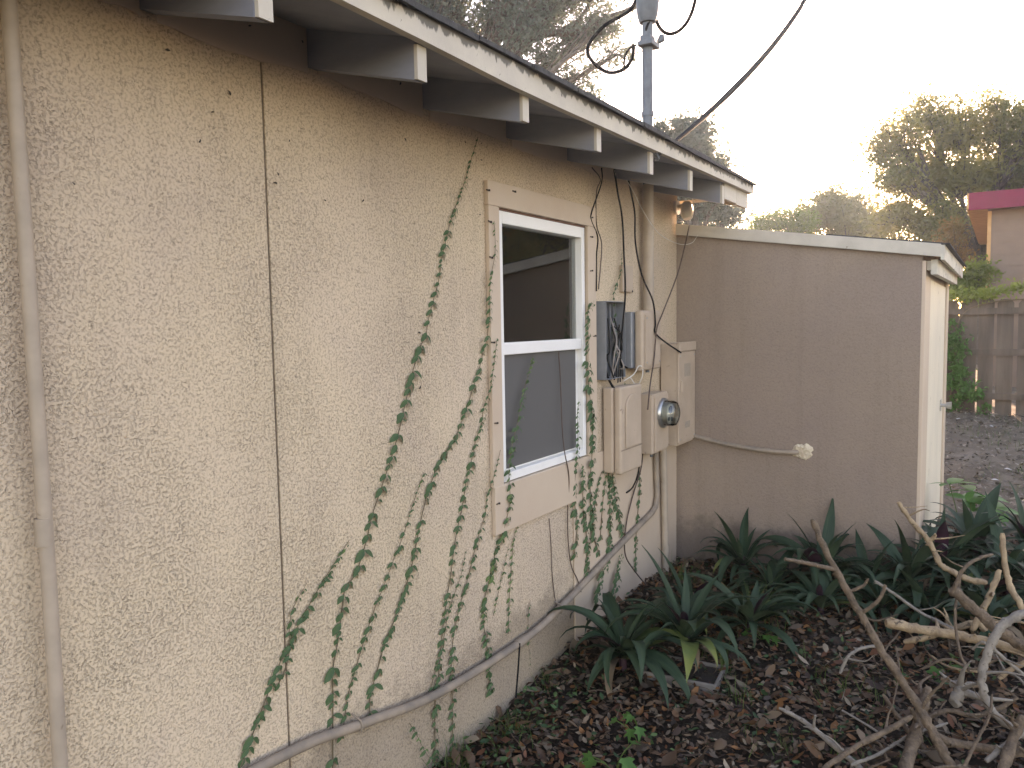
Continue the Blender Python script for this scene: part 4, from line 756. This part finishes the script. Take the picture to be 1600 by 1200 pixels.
branch([(1490, 1100, 2.95), (1500, 1080, 2.96), (1498, 1065, 3.0)], .022, .018, bp_, 'short stubby grey log end in the brush pile')
branch([(1380, 1085, 3.0), (1410, 1130, 2.92), (1440, 1165, 2.85), (1475, 1205, 2.75)], .007, .009, bb, 'dark stick slanting behind the mossy stump')
branch([(1440, 1125, 2.95), (1480, 1110, 2.95), (1530, 1118, 2.92), (1590, 1090, 2.9)], .010, .008, bb, 'knotty brown branch low in the brush pile centre')
branch([(1500, 1210, 2.62), (1520, 1170, 2.66), (1545, 1120, 2.72), (1550, 1085, 2.76)], .006, .004, bb, 'thin upright brown twig near the bottom right edge')
branch([(1330, 1195, 2.7), (1370, 1180, 2.74), (1420, 1150, 2.8), (1480, 1130, 2.86)], .006, .005, bp_, 'grey stick crossing under the leaning branch foot')
branch([(1560, 1060, 3.1), (1590, 1040, 3.08), (1640, 1030, 3.05)], .010, .010, bt, 'short tan branch leaving the frame at the right')
branch([(1440, 1045, 3.15), (1480, 1030, 3.12), (1520, 1045, 3.1), (1560, 1030, 3.05)], .006, .005, bb, 'wavy dark stick just below the thick peeled log')
branch([(1540, 1190, 2.66), (1570, 1165, 2.68), (1610, 1135, 2.7)], .009, .010, bp_, 'pale stick in the bottom right corner')
branch([(1400, 1010, 3.3), (1405, 1050, 3.2), (1395, 1100, 3.1)], .004, .003, bb, 'fine dark twig hanging below the peeled log end')
for k in range(34):
    cx_, cy_ = random.uniform(1.25, 2.15), random.uniform(2.7, 4.1); a = random.uniform(0, 3.14); L_ = random.uniform(.12, .42); z_ = float(gz(cx_, cy_)) + random.uniform(.01, .10); r_ = random.uniform(.0022, .0065)
    pts = [np.array([math.cos(a) * L_ * t, math.sin(a) * L_ * t, random.uniform(-.02, .03) + t * random.uniform(-.08, .1)]) for t in (-.5, -.15, .2, .5)]
    o = MB().tube(smooth_path(pts, 4), np.linspace(r_, r_ * .6, 13), 6, True, 0, .06).build('dry_stick', random.choice([bt, bb, bp_, bb])); o.location = (cx_, cy_, z_)
    tag(o, 'thin dry stick lying loose among the brush pile', 'stick', 'loose sticks of the brush pile')
for k in range(14):
    cx_, cy_ = random.uniform(.2, 1.4), random.uniform(2.3, 4.1); a = random.uniform(0, 3.14); L_ = random.uniform(.06, .2); r_ = random.uniform(.001, .0025)
    pts = [np.array([math.cos(a) * L_ * t, math.sin(a) * L_ * t, random.uniform(0, .015)]) for t in (-.5, -.15, .2, .5)]
    o = MB().tube(smooth_path(pts, 4), r_, 5).build('dry_stick', random.choice([bp_, bb])); o.location = (cx_, cy_, float(gz(cx_, cy_)) + .03)
    tag(o, 'short thin twig lying on the leaf litter of the planting bed', 'stick', 'twigs on the leaf litter')

# ------------------------------------------------------------------ fence and neighbour's building
FY = 11.5
fen = empty('wooden_fence', (0, 0, 0), 'weathered grey picket privacy fence across the back of the yard', 'fence')
x = 0.7
while x < 5.0:
    wd = random.uniform(.165, .185); zt = 1.76 + random.uniform(-.03, .03); zb = .25; lean = random.uniform(-.008, .008)
    MB().prism([(x, zb), (x + wd, zb), (x + wd + lean, zt - .05), (x + wd - .035 + lean, zt), (x + .035 + lean, zt), (x + lean, zt - .05)], 'y', FY + random.uniform(-.004, .004), FY + .018).build('picket', M['fence'], fen)
    x += wd + random.choice([.012, .02, .03, .045])
for z in (.52, 1.08, 1.60): box('rail', M['fence'], fen, .6, 5.1, FY - .045, FY - .006, z - .04, z + .04)
for x in (1.3, 3.7): box('post', M['fence'], fen, x, x + .09, FY + .02, FY + .11, .1, 1.65)
nb = empty('neighbour_building', (0, 0, 0), 'neighbour building with taupe lap siding and red roof edge behind the fence', 'building')
NY = 16.0; nx0 = 1.50
k = 0; z = 0.2
while z < 3.36:
    MB().prism([(NY - .013, z), (NY - .004, z + .215), (NY + .02, z + .215), (NY + .02, z)], 'x', nx0 + .06, 4.0).build('siding_board', M['siding'], nb); z += .2; k += 1
box('corner_board', M['soffit'], nb, nx0, nx0 + .058, NY - .035, NY + .03, .2, 3.36)
box('side_wall', M['siding'], nb, nx0, nx0 + .05, NY + .031, 24, .2, 3.36)
box('fascia', M['red'], nb, 1.22, 4.3, NY - .30, NY - .27, 3.37, 3.665)
box('side_fascia', M['soffit'], nb, 1.19, 1.219, NY - .30, 24.2, 3.40, 3.66)
for j in range(26): box('soffit_board', M['soffit'], nb, 1.2195, nx0 - .001, NY - .268 + j * .32, NY - .268 + j * .32 + .31, 3.372, 3.395)
box('soffit_board', M['siding'], nb, nx0, 4.2, NY - .268, NY + .02, 3.372, 3.395)
box('roof_deck', M['red'], nb, 1.22, 4.3, NY - .268, 24.2, 3.61, 3.655)

# ------------------------------------------------------------------ trees
def foliage(centers, per, spread, size, name, mat, parent, flat=0.7):
    c = np.repeat(np.asarray(centers), per, 0); n_ = len(c); c = c + rng.normal(0, 1, (n_, 3)) * np.array([spread, spread, spread * flat])
    u = rng.normal(0, 1, (n_, 3)); u /= np.linalg.norm(u, axis=1)[:, None]; w_ = np.cross(u, rng.normal(0, 1, (n_, 3))); w_ /= np.linalg.norm(w_, axis=1)[:, None]
    L = size * rng.uniform(.6, 1.3, n_)[:, None]; W = L * .42
    vs_ = np.stack([c - u * L * .5, c + w_ * W * .5 + u * L * .05, c + u * L * .5, c - w_ * W * .5 + u * L * .05], 1)
    me = bpy.data.meshes.new(name); me.vertices.add(n_ * 4); me.vertices.foreach_set('co', vs_.reshape(-1)); me.loops.add(n_ * 4); me.loops.foreach_set('vertex_index', np.arange(n_ * 4)); me.polygons.add(n_); me.polygons.foreach_set('loop_start', np.arange(n_) * 4); me.update(); me.validate()
    me.materials.append(mat); o = bpy.data.objects.new(name, me); link(o, parent); return o
def tree(name, label, base, fork_h, lobes, mat, trunk_r, tips=26, per=34, leaf=.075, spread=.16, limbs_extra=(), cat='tree', shell_=.55):
    base = np.array(base, float); root = empty(name, tuple(base), label, cat, 'trees beyond the roof and fence'); fork = np.array([base[0], base[1], base[2] + fork_h])
    tb = MB(); lb = MB(); tb.tube(smooth_path([base - (0, 0, .2), base + (.1 * trunk_r, .3 * trunk_r, fork_h * .5), fork], 5) - base, np.linspace(trunk_r * 1.25, trunk_r * .8, 11), 10, False); cs = []
    for (c, r_) in lobes:
        c = np.array(c, float); mid = (fork + c) / 2 + rng.normal(0, .12, 3) * np.linalg.norm(c - fork) * .6
        q = smooth_path([fork - (0, 0, fork_h * .15), mid, c], 7); r1 = trunk_r * random.uniform(.28, .42); lb.tube(q - base, np.linspace(r1, r1 * .25, len(q)), 7, False)
        nt = max(9, int(tips * r_ * r_ * 2.2))
        d = rng.normal(0, 1, (nt, 3)); d /= np.linalg.norm(d, axis=1)[:, None]; rad = r_ * rng.uniform(shell_ * .6, 1.05, nt)[:, None]; tp = c + d * rad * np.array([1, 1, .85])
        for t in tp:
            s0_ = q[random.randrange(len(q) // 2, len(q))]; m_ = (s0_ + t) / 2 + rng.normal(0, .08, 3) * r_ + (0, 0, -.05 * r_)
            lb.tube(smooth_path([s0_, m_, t], 3) - base, np.linspace(r1 * .2, r1 * .05 + .003, 7), 4, False)
            cs.append(t); cs.append((m_ + t) / 2 + rng.normal(0, .06, 3))
    for pts, ra, rb in limbs_extra:
        q = smooth_path(pts, 7); lb.tube(q - base, np.linspace(ra, rb, len(q)), 8, False)
        for t in q[len(q) // 3::3]: cs.append(t + rng.normal(0, .15, 3))
    tb.build('trunk', M['bark'], root); lb.build('limbs', M['bark'], root)
    f_ = foliage(np.array(cs) - base, per, spread, leaf, 'crown', mat, root); return root
def lob(d, arr): return [(onD(px, py, d + dd), r_ * d / F) for px, py, r_, dd in arr]
def at_ground(px, d):
    p = onD(px, 500, d); return (p[0], p[1], float(gz(p[0], p[1])))
tree('live_oak', 'large live oak on the right above the red roof edge', at_ground(1530, 20), 2.6, lob(20, [(1395, 215, 42, 0), (1455, 175, 42, .6), (1500, 205, 45, 0), (1555, 185, 50, .5), (1605, 190, 55, -.5), (1390, 275, 36, -.3), (1440, 270, 52, .8), (1500, 280, 55, 0), (1560, 270, 60, .6), (1620, 270, 60, 0), (1400, 340, 45, .4), (1455, 350, 48, -.4), (1520, 345, 48, .5), (1590, 330, 60, 1), (1375, 235, 22, 0), (1660, 210, 70, 0), (1700, 290, 70, 0)]), M['oak'], .34, 26, 40, .13, .20)
tree('small_oak', 'olive bushy tree above the shed roof, left of the large oak', at_ground(1310, 27), 2.0, lob(27, [(1300, 318, 30, 0), (1335, 330, 34, .5), (1270, 335, 28, 0), (1320, 352, 34, -.4), (1365, 350, 34, .5)]), M['olive'], .2, 34, 50, .15, .20)
tree('small_tree', 'low yellow-green tree right of the eave end above the shed', at_ground(1220, 25), 1.4, lob(25, [(1205, 348, 22, 0), (1235, 342, 22, .4), (1190, 352, 16, 0), (1255, 350, 20, 0)]), M['lime'], .12, 40, 50, .12, .17)
tree('background_tree', 'dark blue-green tree rising behind the far end of the eave', at_ground(1085, 17), 2.4, lob(17, [(1062, 205, 22, 0), (1095, 200, 20, .3), (1050, 240, 26, 0), (1088, 240, 24, -.3), (1118, 262, 22, .3), (1075, 285, 30, 0), (1122, 300, 24, 0), (1090, 325, 28, .2), (1140, 335, 18, 0), (1040, 300, 30, 0), (1030, 205, 12, 0)]), M['oak_blue'], .2, 70, 46, .13, .16)
D4 = 13.5
oak_l = [([onD(700, 260, D4), onD(760, 150, D4), onD(785, 88, D4), onD(830, 62, D4), onD(860, 52, D4), onD(910, 50, D4), onD(950, 28, D4), onD(990, 12, D4), onD(1030, -20, D4)], .10, .035),
         ([onD(800, 78, D4), onD(830, 78, D4), onD(850, 88, D4), onD(862, 105, D4), onD(880, 120, D4)], .04, .012), ([onD(760, 150, D4), onD(740, 60, D4), onD(700, 10, D4), onD(660, -40, D4)], .08, .03), ([onD(870, 52, D4), onD(905, 30, D4), onD(930, -10, D4), onD(950, -50, D4)], .045, .02)]
tree('live_oak', 'live oak with crooked limbs showing above the roof, left of the mast', at_ground(660, D4), 4.2, lob(D4, [(690, 10, 34, 0), (735, 40, 34, .3), (780, 20, 34, 0), (820, 40, 34, -.3), (865, 20, 36, 0), (905, 60, 36, .3), (945, 35, 34, 0), (850, 100, 22, 0), (905, 115, 22, .2), (965, 85, 20, 0), (800, 80, 26, 0), (720, -30, 50, 0), (820, -40, 60, 0), (920, -40, 55, 0), (660, -10, 40, 0), (925, 150, 12, 0)]), M['oak_blue'], .26, 80, 30, .085, .13, oak_l)
tree('rust_tree', 'small rust and orange leaved tree between the shed and the neighbour', at_ground(1480, 17.5), 1.6, lob(17.5, [(1478, 385, 20, 0), (1500, 400, 18, .2), (1460, 400, 18, 0), (1490, 360, 14, 0)]), M['rust'], .09, 40, 44, .08, .12)
tree('fence_shrub', 'sunlit yellow-green shrub growing behind the fence beside the shed eave', at_ground(1500, 13.2), .7, lob(13.2, [(1500, 430, 18, 0), (1520, 440, 16, .2), (1490, 448, 16, 0), (1530, 420, 12, 0), (1515, 460, 14, 0)]), M['lime'], .06, 70, 44, .075, .10)
# off to the right of the frame, seen only mirrored in the upper pane
tree('crape_myrtle', 'pale-stemmed tree mirrored in the upper window pane', (5.6, 10.2, .2), .5, [((4.6, 9.6, 3.2), .7), ((5.2, 9.8, 3.9), .8), ((6.0, 10.4, 3.4), .8), ((5.6, 9.4, 2.8), .6), ((6.6, 10.8, 4.0), .8), ((7.2, 11.4, 3.2), .9), ((5.0, 9.2, 2.5), .5), ((6.4, 10.4, 2.6), .6)], M['rust'], .2, 10, 14, .09, .16)
tree('reflection_cover_tree', 'dark unseen tree added to cover the sky mirrored in the upper pane', (7.5, 13.5, .2), .6, [((5.4, 12.0, 1.6), 1.2), ((6.8, 13.0, 1.8), 1.4), ((8.4, 14.6, 2.2), 1.5), ((9.6, 16.0, 2.6), 1.6), ((6.0, 12.6, 2.6), 1.0), ((7.6, 13.8, 3.0), 1.2), ((7.0, 13.0, 4.2), 1.3), ((8.8, 15.0, 4.6), 1.6), ((10.4, 17.5, 5.4), 1.9), ((9.6, 15.5, 3.4), 1.5), ((12, 19, 4.5), 2.0), ((6.6, 16.5, 3.4), 1.6), ((8.0, 18.5, 4.0), 1.9), ((9.5, 21, 4.4), 2.0), ((6.0, 14.6, 3.6), 1.2)], M['oak'], .25, 16, 40, .14, .2)  # unseen tree added to block bright sky from the pane's reflection
# vine foliage on the fence
fv = empty('fence_vine', (1.2, FY, .2), 'green vine spilling along the top and left of the wooden fence', 'vine')
pts = [(onY(px, py, FY - .08)) for px, py in [(1485, 470), (1500, 466), (1515, 470), (1530, 468), (1545, 466), (1560, 463), (1575, 460), (1590, 457), (1605, 455), (1620, 455)]]
pts = np.array(pts + [onY(random.uniform(1480, 1505), random.uniform(500, 640), FY - .1) for _ in range(42)] + [onY(random.uniform(1500, 1540), random.uniform(600, 650), FY - .12) for _ in range(10)])
foliage(pts[10:] - np.array([1.2, FY, .2]), 26, .05, .07, 'leaves', M['weed'], fv); foliage(pts[:10] - np.array([1.2, FY, .14]), 60, .06, .07, 'sunlit_top_leaves', M['lime'], fv)  # top leaves get a brighter colour that paints in the sunlight
MB().tube(smooth_path([(0, -.05, 0), (.05, -.05, .6), (.1, -.04, 1.3), (.4, -.04, 1.5), (.9, -.04, 1.55)], 5), .008, 5).build('stem', M['stem'], fv)

# ------------------------------------------------------------------ thin haze volume added to imitate lens flare veil
hz = MB().box(-310, 310, -65, 410, -2.5, 13.0).build('haze', None)
hz.data.materials.clear(); m = bpy.data.materials.new('veil_haze'); m.use_nodes = True; n = m.node_tree.nodes; l = m.node_tree.links; n.remove(n['Principled BSDF'])
pv = n.new('ShaderNodeVolumePrincipled'); pv.inputs['Color'].default_value = (0.60, 0.80, 1.0, 1); pv.inputs['Density'].default_value = 0.0010; pv.inputs['Anisotropy'].default_value = 0.55
l.new(pv.outputs[0], n['Material Output'].inputs['Volume']); hz.data.materials.append(m); tag(hz, 'thin bluish haze added to imitate the lens flare veil', 'haze', kind='stuff')
